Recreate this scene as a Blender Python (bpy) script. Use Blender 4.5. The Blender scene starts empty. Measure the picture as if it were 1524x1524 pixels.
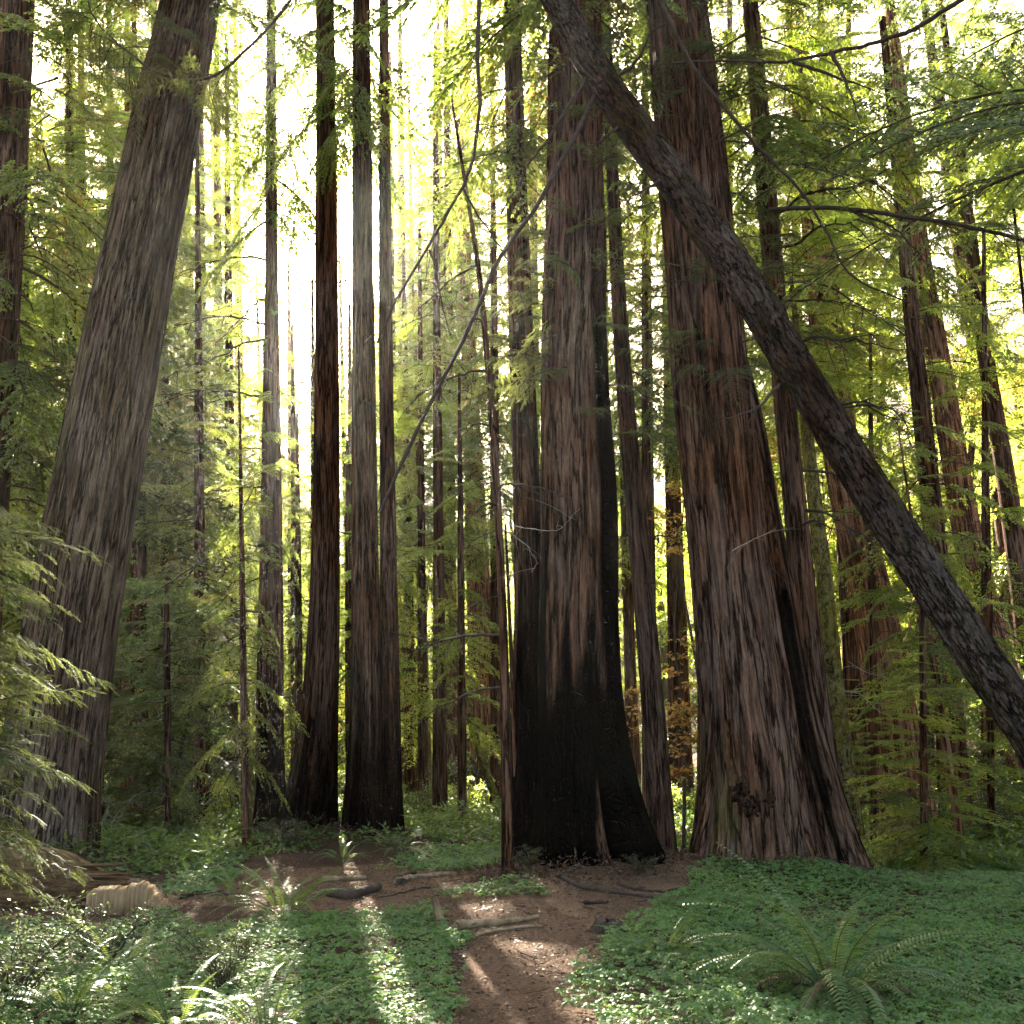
import bpy, math
import numpy as np
from math import radians, sin, cos, pi, sqrt
from mathutils import Vector

# ------------------------------------------------------------------ camera, sky, sun, exposure
SC = bpy.context.scene
COL = SC.collection
FPX, CX, HOR = 1500.0, 762.0, 1130.0          # focal length / centre / horizon in photo pixels
PITCH = math.atan((HOR - CX) / FPX)
EYE = np.array([0.0, 0.0, 1.6])
cam = bpy.data.cameras.new('camera')
cam.lens = 36.0 * FPX / 1524.0
cam.sensor_width = 36.0
cam.clip_start = 0.1
cam.clip_end = 1500.0
cam_o = bpy.data.objects.new('camera', cam)
COL.objects.link(cam_o)
cam_o.location = tuple(EYE)
cam_o.rotation_euler = (pi / 2 + PITCH, 0, 0)
SC.camera = cam_o

def ray(x, y):
    u, v = (x - CX) / FPX, (CX - y) / FPX
    return np.array([u, cos(PITCH) - v * sin(PITCH), sin(PITCH) + v * cos(PITCH)])

SUN_DIR = ray(478, 325)
SUN_DIR = SUN_DIR / np.linalg.norm(SUN_DIR)
SUN_EL = math.asin(SUN_DIR[2])
SUN_AZ = math.atan2(SUN_DIR[0], SUN_DIR[1])

world = bpy.data.worlds.new('World')
SC.world = world
world.use_nodes = True
wn, wl = world.node_tree.nodes, world.node_tree.links
sky = wn.new('ShaderNodeTexSky')
sky.sky_type = 'NISHITA'
sky.sun_disc = False
sky.sun_elevation = SUN_EL
sky.sun_rotation = SUN_AZ
sky.dust_density = 5.0
sky.ozone_density = 0.4
tint = wn.new('ShaderNodeMix'); tint.data_type = 'RGBA'; tint.blend_type = 'MULTIPLY'; tint.inputs[0].default_value = 1.0
tint.inputs[7].default_value = (1.0, .93, .78, 1)          # the photograph's warm white balance
wl.new(sky.outputs[0], tint.inputs[6])
wl.new(tint.outputs[2], wn['Background'].inputs[0])
wn['Background'].inputs[1].default_value = 0.055

sl = bpy.data.lights.new('sun', 'SUN')
sl.energy = 5.0
sl.angle = radians(0.5)
sl.color = (1.0, 0.9, 0.74)
sun_o = bpy.data.objects.new('sun', sl)
COL.objects.link(sun_o)
sun_o.rotation_euler = Vector(SUN_DIR).to_track_quat('Z', 'Y').to_euler()
sun_o.location = (0, 0, 60)

vs = SC.view_settings
vs.view_transform = 'Standard'
vs.look = 'None'
vs.exposure = 3.75
vs.gamma = 1.0
SC.render.engine = 'CYCLES'
cy = SC.cycles
cy.use_denoising = True
cy.max_bounces = 6
cy.diffuse_bounces = 3
cy.glossy_bounces = 2
cy.transmission_bounces = 4
cy.transparent_max_bounces = 4
cy.volume_bounces = 0
cy.use_adaptive_sampling = True
cy.adaptive_threshold = 0.02
cy.sample_clamp_indirect = 6.0
cy.caustics_reflective = False
cy.caustics_refractive = False
HAZE = 0.00026

# ------------------------------------------------------------------ numeric helpers
RS = np.random.RandomState(11)

def at(x, y, Y):
    d = ray(x, y)
    return EYE + d * (Y / d[1])

def fwd(p):
    return (p[1] - EYE[1]) * cos(PITCH) + (p[2] - EYE[2]) * sin(PITCH)

def hsh(i, j, s):
    a = np.sin(i * 127.1 + j * 311.7 + s * 74.7) * 43758.5453
    return a - np.floor(a)

def vn(u, v, s=0, pu=None):
    u = np.asarray(u, float); v = np.asarray(v, float)
    i, j = np.floor(u), np.floor(v)
    fu, fv = u - i, v - j
    fu = fu * fu * (3 - 2 * fu); fv = fv * fv * (3 - 2 * fv)
    i1 = i + 1
    if pu:
        i = np.mod(i, pu); i1 = np.mod(i1, pu)
    return ((hsh(i, j, s) * (1 - fu) + hsh(i1, j, s) * fu) * (1 - fv) +
            (hsh(i, j + 1, s) * (1 - fu) + hsh(i1, j + 1, s) * fu) * fv)

def fbm(u, v, s=0, o=4):
    r, a, t = 0, 1.0, 0
    for k in range(o):
        r = r + a * vn(u * 2 ** k, v * 2 ** k, s + k * 7); t += a; a *= .5
    return r / t

MOUNDS = []        # filled with tree bases (x, y, height, radius)

def sst(a, b, x):
    t = np.clip((x - a) / (b - a), 0, 1)
    return t * t * (3 - 2 * t)

def gh(x, y):
    x = np.asarray(x, float); y = np.asarray(y, float)
    z = 0.22 * (fbm(x * .25 + 9, y * .25 + 3, 1, 3) - .5) + 0.05 * (fbm(x * 1.7, y * 1.7, 5, 3) - .5)
    r = np.clip((x * .85 + y * .55 - 23) / 60, 0, None)
    l = np.clip((-x * .8 + y * .45 - 25) / 60, 0, None)
    z = z + 24 * r ** 1.15 + 14 * l ** 1.2
    z = z + sst(14, 26, y) * .5 * (fbm(x * .13, y * .13, 8, 2) - .4)
    for mx, my, h, rr in MOUNDS:
        z = z + h * np.exp(-((x - mx) ** 2 + (y - my) ** 2) / (rr * rr))
    return z

def gz(x, y):
    return float(gh(x, y))

def gp(x, y):
    """ground point under a photo pixel"""
    d = ray(x, y)
    t = 3.0
    for k in range(4000):
        p = EYE + d * t
        if p[2] <= gz(p[0], p[1]):
            break
        t += 0.03
    return EYE + d * t

class MB:
    """collects quads; build() links ONE mesh object"""
    def __init__(s):
        s.V, s.F, s.T, s.n = [], [], [], 0
        s.A = {}
    def add(s, V, F, tint=None):
        V = np.asarray(V, float).reshape(-1, 3); F = np.asarray(F, np.int64).reshape(-1, 4)
        s.V.append(V); s.F.append(F + s.n); s.n += len(V)
        s.T.append(np.full(len(F), .5) if tint is None else np.broadcast_to(np.asarray(tint, float), (len(F),)))
        return s
    def arrays(s):
        return np.concatenate(s.V), np.concatenate(s.F), np.concatenate(s.T)
    def mesh(s, name, mat, smooth=False):
        V, F, T = s.arrays()
        me = bpy.data.meshes.new(name)
        me.vertices.add(len(V)); me.vertices.foreach_set('co', V.astype(np.float32).ravel())
        me.loops.add(F.size); me.loops.foreach_set('vertex_index', F.astype(np.int32).ravel())
        me.polygons.add(len(F))
        me.polygons.foreach_set('loop_start', np.arange(0, F.size, 4, dtype=np.int32))
        if smooth:
            me.polygons.foreach_set('use_smooth', np.ones(len(F), bool))
        me.materials.append(mat)
        a = me.attributes.new('tint', 'FLOAT', 'FACE'); a.data.foreach_set('value', T.astype(np.float32))
        for k, (ty, val) in s.A.items():
            at_ = me.attributes.new(k, ty, 'POINT')
            at_.data.foreach_set('vector' if ty == 'FLOAT_VECTOR' else 'value', np.asarray(val, np.float32).ravel())
        me.update(calc_edges=True)
        me.validate()
        return me
    def build(s, name, mat, parent=None, smooth=False):
        return link(name, s.mesh(name, mat, smooth), parent)

def link(name, me, parent=None):
    o = bpy.data.objects.new(name, me); COL.objects.link(o)
    if parent is not None:
        o.parent = parent
    return o

def tag(o, label=None, cat=None, group=None, kind=None):
    if label: o['label'] = label
    if cat: o['category'] = cat
    if group: o['group'] = group
    if kind: o['kind'] = kind
    return o

def thing(name, loc, label, cat, group=None):
    o = bpy.data.objects.new(name, None); COL.objects.link(o)
    o.location = tuple(loc)
    return tag(o, label, cat, group)

def tube_arr(P, R, k=6):
    P = np.asarray(P, float); R = np.asarray(R, float); n = len(P)
    T = np.gradient(P, axis=0); T /= np.linalg.norm(T, axis=1)[:, None] + 1e-9
    ref = np.array([0, 0, 1.0]) if abs(T[:, 2]).mean() < .8 else np.array([0, 1.0, 0])
    A = np.cross(T, ref); A /= np.linalg.norm(A, axis=1)[:, None] + 1e-9
    B = np.cross(T, A)
    th = np.arange(k) * 2 * pi / k
    V = P[:, None] + R[:, None, None] * (A[:, None] * np.cos(th)[None, :, None] + B[:, None] * np.sin(th)[None, :, None])
    i, j = np.meshgrid(np.arange(n - 1), np.arange(k), indexing='ij')
    j1 = (j + 1) % k
    F = np.stack([i * k + j, i * k + j1, (i + 1) * k + j1, (i + 1) * k + j], -1).reshape(-1, 4)
    return V.reshape(-1, 3), F

def smooth_path(P, n, it=2):
    P = np.asarray(P, float)
    d = np.r_[0, np.cumsum(np.linalg.norm(np.diff(P[:, :3], axis=0), axis=1))]
    s = np.linspace(0, d[-1], n)
    Q = np.stack([np.interp(s, d, P[:, k]) for k in range(P.shape[1])], 1)
    w = max(1, n // (len(P) * 3))
    for _ in range(it):
        ker = np.ones(2 * w + 1) / (2 * w + 1)
        E = np.concatenate([Q[:1] + (Q[:1] - Q[1:w + 1][::-1]), Q, Q[-1:] + (Q[-1:] - Q[-w - 1:-1][::-1])])
        Q = np.stack([np.convolve(E[:, k], ker, 'valid') for k in range(P.shape[1])], 1)
    return Q

def leaf_quads(P, D, N, L, Wd, base=0.42):
    D = D / (np.linalg.norm(D, axis=1)[:, None] + 1e-9)
    S = np.cross(D, N); S /= np.linalg.norm(S, axis=1)[:, None] + 1e-9
    L = np.broadcast_to(L, (len(P),))[:, None]; Wd = np.broadcast_to(Wd, (len(P),))[:, None]
    M = P + D * L * base
    V = np.stack([P, M + S * Wd / 2, P + D * L, M - S * Wd / 2], 1)
    F = np.arange(len(P) * 4).reshape(-1, 4)
    return V.reshape(-1, 3), F

def rot_z(V, a):
    c, s = cos(a), sin(a)
    return np.stack([V[:, 0] * c - V[:, 1] * s, V[:, 0] * s + V[:, 1] * c, V[:, 2]], 1)

def rot_y(V, a):   # positive a lifts +X upwards
    c, s = cos(a), sin(a)
    return np.stack([V[:, 0] * c - V[:, 2] * s, V[:, 1], V[:, 0] * s + V[:, 2] * c], 1)

def rot_x(V, a):
    c, s = cos(a), sin(a)
    return np.stack([V[:, 0], V[:, 1] * c - V[:, 2] * s, V[:, 1] * s + V[:, 2] * c], 1)

def in_poly(x, y, poly):
    ins = np.zeros(np.shape(x), bool); n = len(poly)
    for i in range(n):
        x1, y1 = poly[i]; x2, y2 = poly[(i + 1) % n]
        c = (y1 > y) != (y2 > y)
        ins ^= c & (x < (x2 - x1) * (y - y1) / (y2 - y1 + 1e-12) + x1)
    return ins

# ------------------------------------------------------------------ materials
def new_mat(name):
    m = bpy.data.materials.new(name); m.use_nodes = True
    nt = m.node_tree; nt.nodes.clear()
    out = nt.nodes.new('ShaderNodeOutputMaterial')
    return m, nt, nt.nodes, nt.links, out

def ramp(nodes, stops):
    r = nodes.new('ShaderNodeValToRGB'); e = r.color_ramp.elements
    while len(e) < len(stops): e.new(.5)
    for el, (p, c) in zip(e, stops):
        el.position = p; el.color = (*c, 1)
    return r

def mixrgb(nt, f, a, b, mode='MIX'):
    m = nt.nodes.new('ShaderNodeMix'); m.data_type = 'RGBA'; m.blend_type = mode
    for sock, v in ((m.inputs[0], f), (m.inputs[6], a), (m.inputs[7], b)):
        if hasattr(v, 'links') or hasattr(v, 'is_linked'): nt.links.new(v, sock)
        elif isinstance(v, (int, float)): sock.default_value = v
        else: sock.default_value = (*v, 1)
    return m.outputs[2]

def noise(nt, vec, scale, detail=4, rough=.6, mscale=None):
    if mscale:
        mp = nt.nodes.new('ShaderNodeMapping'); mp.inputs['Scale'].default_value = mscale
        nt.links.new(vec, mp.inputs[0]); vec = mp.outputs[0]
    n = nt.nodes.new('ShaderNodeTexNoise'); n.inputs['Scale'].default_value = scale
    n.inputs['Detail'].default_value = detail; n.inputs['Roughness'].default_value = rough
    nt.links.new(vec, n.inputs['Vector'])
    return n.outputs[0]

def leaf_mat(name, a, b, ta, tb, trans=.5, gloss=.05, rough=.4, gcap=.12, yel=None, blu=None):
    """thin leaf: diffuse + translucent + a weak sheen, tint per leaf and per plant"""
    m, nt, N, L, out = new_mat(name)
    at_ = N.new('ShaderNodeAttribute'); at_.attribute_name = 'tint'
    oi = N.new('ShaderNodeObjectInfo')
    mx = N.new('ShaderNodeMath'); mx.operation = 'MULTIPLY_ADD'
    L.new(oi.outputs['Random'], mx.inputs[0]); mx.inputs[1].default_value = .45
    sub = N.new('ShaderNodeMath'); sub.operation = 'SUBTRACT'; sub.inputs[1].default_value = .22
    L.new(at_.outputs['Fac'], sub.inputs[0]); L.new(sub.outputs[0], mx.inputs[2])
    cl = N.new('ShaderNodeClamp'); L.new(mx.outputs[0], cl.inputs[0])
    dc, tcl = mixrgb(nt, cl.outputs[0], a, b), mixrgb(nt, cl.outputs[0], ta, tb)
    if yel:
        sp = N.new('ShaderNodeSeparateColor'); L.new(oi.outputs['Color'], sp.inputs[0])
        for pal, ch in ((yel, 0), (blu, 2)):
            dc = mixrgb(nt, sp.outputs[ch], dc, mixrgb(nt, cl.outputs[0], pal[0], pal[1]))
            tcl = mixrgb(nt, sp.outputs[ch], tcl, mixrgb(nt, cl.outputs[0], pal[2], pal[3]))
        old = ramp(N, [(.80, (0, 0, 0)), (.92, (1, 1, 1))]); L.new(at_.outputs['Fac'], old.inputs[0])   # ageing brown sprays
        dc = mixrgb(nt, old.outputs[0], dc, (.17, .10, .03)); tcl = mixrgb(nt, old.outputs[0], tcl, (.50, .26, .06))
    d = N.new('ShaderNodeBsdfDiffuse'); L.new(dc, d.inputs[0])
    t = N.new('ShaderNodeBsdfTranslucent'); L.new(tcl, t.inputs[0])
    ms = N.new('ShaderNodeMixShader'); ms.inputs[0].default_value = trans
    L.new(d.outputs[0], ms.inputs[1]); L.new(t.outputs[0], ms.inputs[2])
    g = N.new('ShaderNodeBsdfGlossy'); g.inputs['Roughness'].default_value = rough
    g.inputs[0].default_value = (.9, .95, .9, 1)
    lw = N.new('ShaderNodeFresnel'); lw.inputs[0].default_value = 1.35
    mu = N.new('ShaderNodeMath'); mu.operation = 'MULTIPLY'; mu.inputs[1].default_value = gloss / .05
    L.new(lw.outputs[0], mu.inputs[0])
    cl2 = N.new('ShaderNodeMath'); cl2.operation = 'MINIMUM'; cl2.inputs[1].default_value = gcap
    L.new(mu.outputs[0], cl2.inputs[0])
    ms2 = N.new('ShaderNodeMixShader'); L.new(cl2.outputs[0], ms2.inputs[0])
    L.new(ms.outputs[0], ms2.inputs[1]); L.new(g.outputs[0], ms2.inputs[2])
    L.new(ms2.outputs[0], out.inputs[0])
    return m

def bark_mat(name, ridge, mid, furrow, moss=(.10, .12, .02), patch=None, bump=1.0, vscale=.055, freq=10):
    m, nt, N, L, out = new_mat(name)
    co = N.new('ShaderNodeAttribute'); co.attribute_name = 'bark_co'; v = co.outputs['Vector']
    ch = N.new('ShaderNodeAttribute'); ch.attribute_name = 'char'
    mo = N.new('ShaderNodeAttribute'); mo.attribute_name = 'moss'
    n1 = noise(nt, v, freq, 7, .66, (1, 1, vscale))
    n2 = noise(nt, v, freq * 3.1, 5, .6, (1, 1, vscale * 1.4))
    n3 = noise(nt, v, 1.1, 3, .6, (1, 1, .35))
    n4 = noise(nt, v, freq * .9, 6, .62, (1, 1, vscale * 1.1))
    sb = N.new('ShaderNodeMath'); sb.operation = 'SUBTRACT'; sb.inputs[1].default_value = .5; L.new(n4, sb.inputs[0])
    ab = N.new('ShaderNodeMath'); ab.operation = 'ABSOLUTE'; L.new(sb.outputs[0], ab.inputs[0])
    cr = ramp(N, [(0.0, (.16, .13, .12)), (.012, (.3, .26, .24)), (.036, (1, 1, 1))]); L.new(ab.outputs[0], cr.inputs[0])
    n6 = noise(nt, v, freq * 2.1, 5, .6, (1, 1, vscale * 1.7))
    sb6 = N.new('ShaderNodeMath'); sb6.operation = 'SUBTRACT'; sb6.inputs[1].default_value = .48; L.new(n6, sb6.inputs[0])
    ab6 = N.new('ShaderNodeMath'); ab6.operation = 'ABSOLUTE'; L.new(sb6.outputs[0], ab6.inputs[0])
    cr6 = ramp(N, [(0.0, (.4, .36, .34)), (.03, (1, 1, 1))]); L.new(ab6.outputs[0], cr6.inputs[0])
    n5 = noise(nt, v, freq * 7, 4, .7, (1, 1, vscale * 3.5))
    r5 = ramp(N, [(.3, (.72, .70, .68)), (.7, (1.2, 1.18, 1.15))]); L.new(n5, r5.inputs[0])
    r1 = ramp(N, [(.38, furrow), (.48, mid), (.62, ridge)]); L.new(n1, r1.inputs[0])
    r2 = ramp(N, [(.38, (.5, .45, .42)), (.62, (1.3, 1.27, 1.22))]); L.new(n2, r2.inputs[0])
    c = mixrgb(nt, .8, r1.outputs[0], r2.outputs[0], 'MULTIPLY')
    c = mixrgb(nt, 1.0, c, r5.outputs[0], 'MULTIPLY')
    pr = ramp(N, [(.4, (0, 0, 0)), (.66, (1, 1, 1))]); L.new(n3, pr.inputs[0])
    pc = patch or tuple(min(1, q * 1.35) for q in mid)
    pf = N.new('ShaderNodeMath'); pf.operation = 'MULTIPLY'; pf.inputs[1].default_value = .5
    L.new(pr.outputs[0], pf.inputs[0])
    c = mixrgb(nt, pf.outputs[0], c, mixrgb(nt, .85, r2.outputs[0], pc, 'MULTIPLY'))
    c = mixrgb(nt, 1.0, c, cr.outputs[0], 'MULTIPLY')
    c = mixrgb(nt, .8, c, cr6.outputs[0], 'MULTIPLY')
    mm = N.new('ShaderNodeMath'); mm.operation = 'MULTIPLY'
    nm = noise(nt, v, 5, 5, .7); mr = ramp(N, [(.36, (0, 0, 0)), (.56, (1, 1, 1))]); L.new(nm, mr.inputs[0])
    L.new(mo.outputs['Fac'], mm.inputs[0]); L.new(mr.outputs[0], mm.inputs[1])
    c = mixrgb(nt, mm.outputs[0], c, moss)
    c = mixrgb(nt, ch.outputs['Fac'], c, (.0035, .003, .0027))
    p = N.new('ShaderNodeBsdfPrincipled'); L.new(c, p.inputs['Base Color'])
    p.inputs['Roughness'].default_value = .95
    sp = N.new('ShaderNodeMath'); sp.operation = 'MULTIPLY_ADD'; sp.inputs[1].default_value = -.02; sp.inputs[2].default_value = .03
    L.new(ch.outputs['Fac'], sp.inputs[0]); L.new(sp.outputs[0], p.inputs['Specular IOR Level'])
    vo = N.new('ShaderNodeTexVoronoi'); vo.feature = 'DISTANCE_TO_EDGE'; vo.inputs['Scale'].default_value = 13
    vm = N.new('ShaderNodeMapping'); vm.inputs['Scale'].default_value = (1, 1, .55); L.new(v, vm.inputs[0]); L.new(vm.outputs[0], vo.inputs['Vector'])
    vr = ramp(N, [(0.0, (0, 0, 0)), (.12, (1, 1, 1))]); L.new(vo.outputs[0], vr.inputs[0])
    vc = N.new('ShaderNodeMath'); vc.operation = 'MULTIPLY'; L.new(vr.outputs[0], vc.inputs[0]); L.new(ch.outputs['Fac'], vc.inputs[1])
    ad = N.new('ShaderNodeMath'); ad.operation = 'MULTIPLY_ADD'; ad.inputs[1].default_value = .4
    L.new(n2, ad.inputs[0]); L.new(n1, ad.inputs[2])
    a2 = N.new('ShaderNodeMath'); a2.operation = 'MULTIPLY_ADD'; a2.inputs[1].default_value = .5
    L.new(cr.outputs[0], a2.inputs[0]); L.new(ad.outputs[0], a2.inputs[2])
    a3 = N.new('ShaderNodeMath'); a3.operation = 'MULTIPLY_ADD'; a3.inputs[1].default_value = .26
    L.new(vc.outputs[0], a3.inputs[0]); L.new(a2.outputs[0], a3.inputs[2])
    b = N.new('ShaderNodeBump'); b.inputs['Strength'].default_value = bump; b.inputs['Distance'].default_value = .09
    L.new(a3.outputs[0], b.inputs['Height']); L.new(b.outputs[0], p.inputs['Normal'])
    L.new(p.outputs[0], out.inputs[0])
    return m

def solid_mat(name, a, b, scale=8, bump=.4, rough=.9, ms=None, c3=None, dist=.03):
    m, nt, N, L, out = new_mat(name)
    tc = N.new('ShaderNodeTexCoord'); v = tc.outputs['Object']
    n = noise(nt, v, scale, 7, .65, ms)
    st = [(.34, a), (.62, b)] + ([(.74, c3)] if c3 else [])
    r = ramp(N, st); L.new(n, r.inputs[0])
    p = N.new('ShaderNodeBsdfPrincipled'); L.new(r.outputs[0], p.inputs['Base Color'])
    p.inputs['Roughness'].default_value = rough; p.inputs['Specular IOR Level'].default_value = .2
    bp = N.new('ShaderNodeBump'); bp.inputs['Strength'].default_value = bump; bp.inputs['Distance'].default_value = dist
    L.new(n, bp.inputs['Height']); L.new(bp.outputs[0], p.inputs['Normal'])
    L.new(p.outputs[0], out.inputs[0])
    return m

def duff_mat(name, cols, sc=1.0):
    m, nt, N, L, out = new_mat(name)
    tc = N.new('ShaderNodeTexCoord'); v = tc.outputs['Object']
    n1 = noise(nt, v, 26 * sc, 8, .75); n2 = noise(nt, v, 1.3, 4, .6); n3 = noise(nt, v, 70 * sc, 3, .7, (1, .35, 1))
    r1 = ramp(N, [(.3, cols[0]), (.5, cols[1]), (.7, cols[2])]); L.new(n1, r1.inputs[0])
    r2 = ramp(N, [(.3, (.62, .6, .58)), (.7, (1.25, 1.15, 1.1))]); L.new(n2, r2.inputs[0])
    c = mixrgb(nt, .8, r1.outputs[0], r2.outputs[0], 'MULTIPLY')
    r3 = ramp(N, [(.6, (0, 0, 0)), (.72, (1, 1, 1))]); L.new(n3, r3.inputs[0])
    c = mixrgb(nt, r3.outputs[0], c, cols[3])
    p = N.new('ShaderNodeBsdfPrincipled'); L.new(c, p.inputs['Base Color'])
    p.inputs['Roughness'].default_value = .95; p.inputs['Specular IOR Level'].default_value = .1
    ad = N.new('ShaderNodeMath'); ad.operation = 'MULTIPLY_ADD'; ad.inputs[1].default_value = .6
    L.new(n3, ad.inputs[0]); L.new(n1, ad.inputs[2])
    bp = N.new('ShaderNodeBump'); bp.inputs['Strength'].default_value = .9; bp.inputs['Distance'].default_value = .04
    L.new(ad.outputs[0], bp.inputs['Height']); L.new(bp.outputs[0], p.inputs['Normal'])
    L.new(p.outputs[0], out.inputs[0])
    return m

M = {}
M['redwood'] = bark_mat('redwood_bark', (.20, .098, .05), (.10, .045, .024), (.022, .011, .006))
M['grey'] = bark_mat('weathered_bark', (.142, .098, .060), (.076, .048, .028), (.025, .015, .009), patch=(.12, .070, .038))
M['red'] = bark_mat('sunlit_red_bark', (.50, .26, .14), (.30, .14, .08), (.10, .045, .028), freq=9)  # reddish bark, albedo raised to paint in sunlight that misses these trunks
M['log'] = bark_mat('scaly_bark', (.066, .034, .019), (.030, .015, .009), (.008, .005, .0035), vscale=.22, freq=11)
M['moss'] = bark_mat('mossy_bark', (.24, .21, .10), (.17, .15, .06), (.08, .07, .03), moss=(.32, .29, .06), vscale=.5)  # real moss, its yellow brightened to stand in for a sunlit edge
M['twig'] = solid_mat('dead_twig_bark', (.035, .026, .02), (.075, .056, .045), 12)
M['limb'] = solid_mat('limb_bark', (.05, .036, .028), (.10, .072, .055), 9)
M['pale_twig'] = solid_mat('bleached_twig', (.25, .22, .19), (.42, .37, .33), 9)
M['ground'] = duff_mat('forest_duff', ((.035, .022, .015), (.085, .052, .036), (.16, .105, .075), (.20, .14, .10)))
M['trail'] = duff_mat('trail_duff', ((.06, .038, .025), (.18, .112, .072), (.34, .235, .16), (.42, .31, .22)), 1.3)
M['wood'] = solid_mat('weathered_wood', (.14, .09, .05), (.36, .27, .17), 7, .8, .85, (1, 1, .12), (.5, .42, .31))
M['rotwood'] = solid_mat('rotten_wood', (.06, .032, .016), (.25, .155, .08), 18, 1.0, .9, (.09, 1, 1.3), (.46, .33, .18), .08)
M['cutwood'] = solid_mat('fresh_split_wood', (.26, .17, .09), (.40, .28, .16), 48, .8, .9, (1, 1, .10), (.50, .37, .23))
RWY = ((.05, .08, .014), (.12, .135, .025), (.36, .52, .05), (.68, .74, .11))  # brighter yellow-green copy of the needles, sunlight painted into the colour
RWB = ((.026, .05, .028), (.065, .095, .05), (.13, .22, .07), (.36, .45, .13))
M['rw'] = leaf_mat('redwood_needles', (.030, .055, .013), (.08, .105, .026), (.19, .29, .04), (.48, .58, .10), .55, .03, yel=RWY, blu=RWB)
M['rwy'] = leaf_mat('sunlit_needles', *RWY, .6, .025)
M['rwb'] = leaf_mat('bluish_needles', *RWB, .5, .04)
M['near'] = leaf_mat('near_needles', (.038, .062, .022), (.095, .12, .042), (.11, .16, .035), (.30, .34, .08), .45, .02, .5, .03)
M['broad'] = leaf_mat('broad_leaves', (.03, .07, .014), (.075, .13, .03), (.12, .26, .03), (.34, .46, .06), .5, .06)
M['huck'] = leaf_mat('huckleberry_leaves', (.025, .045, .018), (.065, .09, .036), (.09, .14, .035), (.25, .30, .08), .4, .08, .35, .06)
M['gold'] = leaf_mat('autumn_leaves', (.17, .14, .02), (.26, .10, .03), (.55, .48, .05), (.75, .28, .05), .55, .05)
M['sorrel'] = leaf_mat('sorrel_leaves', (.044, .105, .024), (.105, .20, .048), (.12, .27, .035), (.34, .48, .08), .38, .02, .5, .05)
M['fern'] = leaf_mat('fern_fronds', (.04, .095, .022), (.11, .175, .045), (.15, .26, .04), (.46, .54, .11), .42, .06, .4)
M['fernb'] = leaf_mat('dry_fern', (.10, .06, .025), (.17, .11, .05), (.18, .11, .03), (.3, .2, .08), .4, .05)
M['litter'] = leaf_mat('leaf_litter', (.09, .05, .033), (.26, .175, .125), (.08, .04, .02), (.12, .07, .03), .12, .012)

# ------------------------------------------------------------------ foliage templates
def mid_branch(L, rs, ll=.15, lw=.046, tsp=.15, lsp=.034, droop=.35, wood=True, gap=.15):
    """a redwood branch along +X: axis, flat side twigs, needle sprays. returns leaves (V,F,T), wood MB"""
    n = 10
    t = np.linspace(0, 1, n)
    ax = np.stack([L * t, .10 * L * np.sin(t * 3 + rs.rand() * 6) * t, L * (.10 * t - droop * t * t)], 1)
    W = MB(); W.add(*tube_arr(ax, .0015 * L + .0065 * L * (1 - t) ** 1.4, 4))
    P, D, N, S = [], [], [], []
    for k in range(int(L * (1 - gap) / tsp * 2)):
        tt = gap + (1 - gap) * (k + rs.rand()) / (L * (1 - gap) / tsp * 2)
        p0 = np.array([np.interp(tt, t, ax[:, i]) for i in range(3)])
        side = 1 if k % 2 else -1
        ang = side * radians(38 + 34 * rs.rand()) * (1 - .35 * tt)
        tl = L * (.30 * (1 - tt) ** .7 + .07) * (.6 + .6 * rs.rand())
        dr = .25 + .5 * rs.rand()
        m = max(4, int(tl / lsp))
        s = np.linspace(.06, 1, m)
        q = p0 + np.stack([cos(ang) * tl * s, sin(ang) * tl * s, -dr * tl * s * s * .6 + .03 * tl * s], 1)
        if wood: W.add(*tube_arr(q[[0, m // 2, -1]], np.array([.006, .004, .002]) * (L / 3) ** .5, 3))
        dd = np.gradient(q, axis=0); dd /= np.linalg.norm(dd, axis=1)[:, None]
        for sg in (-1, 1):
            sd = np.stack([-dd[:, 1], dd[:, 0], 0 * dd[:, 2]], 1) * sg
            D.append(dd * (.6 + .5 * rs.rand(m, 1)) + sd * (.55 + .5 * rs.rand(m, 1)) + rs.randn(m, 3) * .22 + np.array([0, 0, -.18]))
            P.append(q + rs.randn(m, 3) * .012); S.append(np.full(m, 1 - .3 * tt) * (1 - .45 * s))
            N.append(np.array([0, 0, 1.]) + rs.randn(m, 3) * .42)
    P, D, N, S = (np.concatenate(a) for a in (P, D, N, S))
    V, F = leaf_quads(P, D, N, ll * (.6 + .7 * rs.rand(len(P))) * S, lw * (.7 + .5 * rs.rand(len(P))))
    return V, F, rs.rand(len(F)), W

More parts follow.
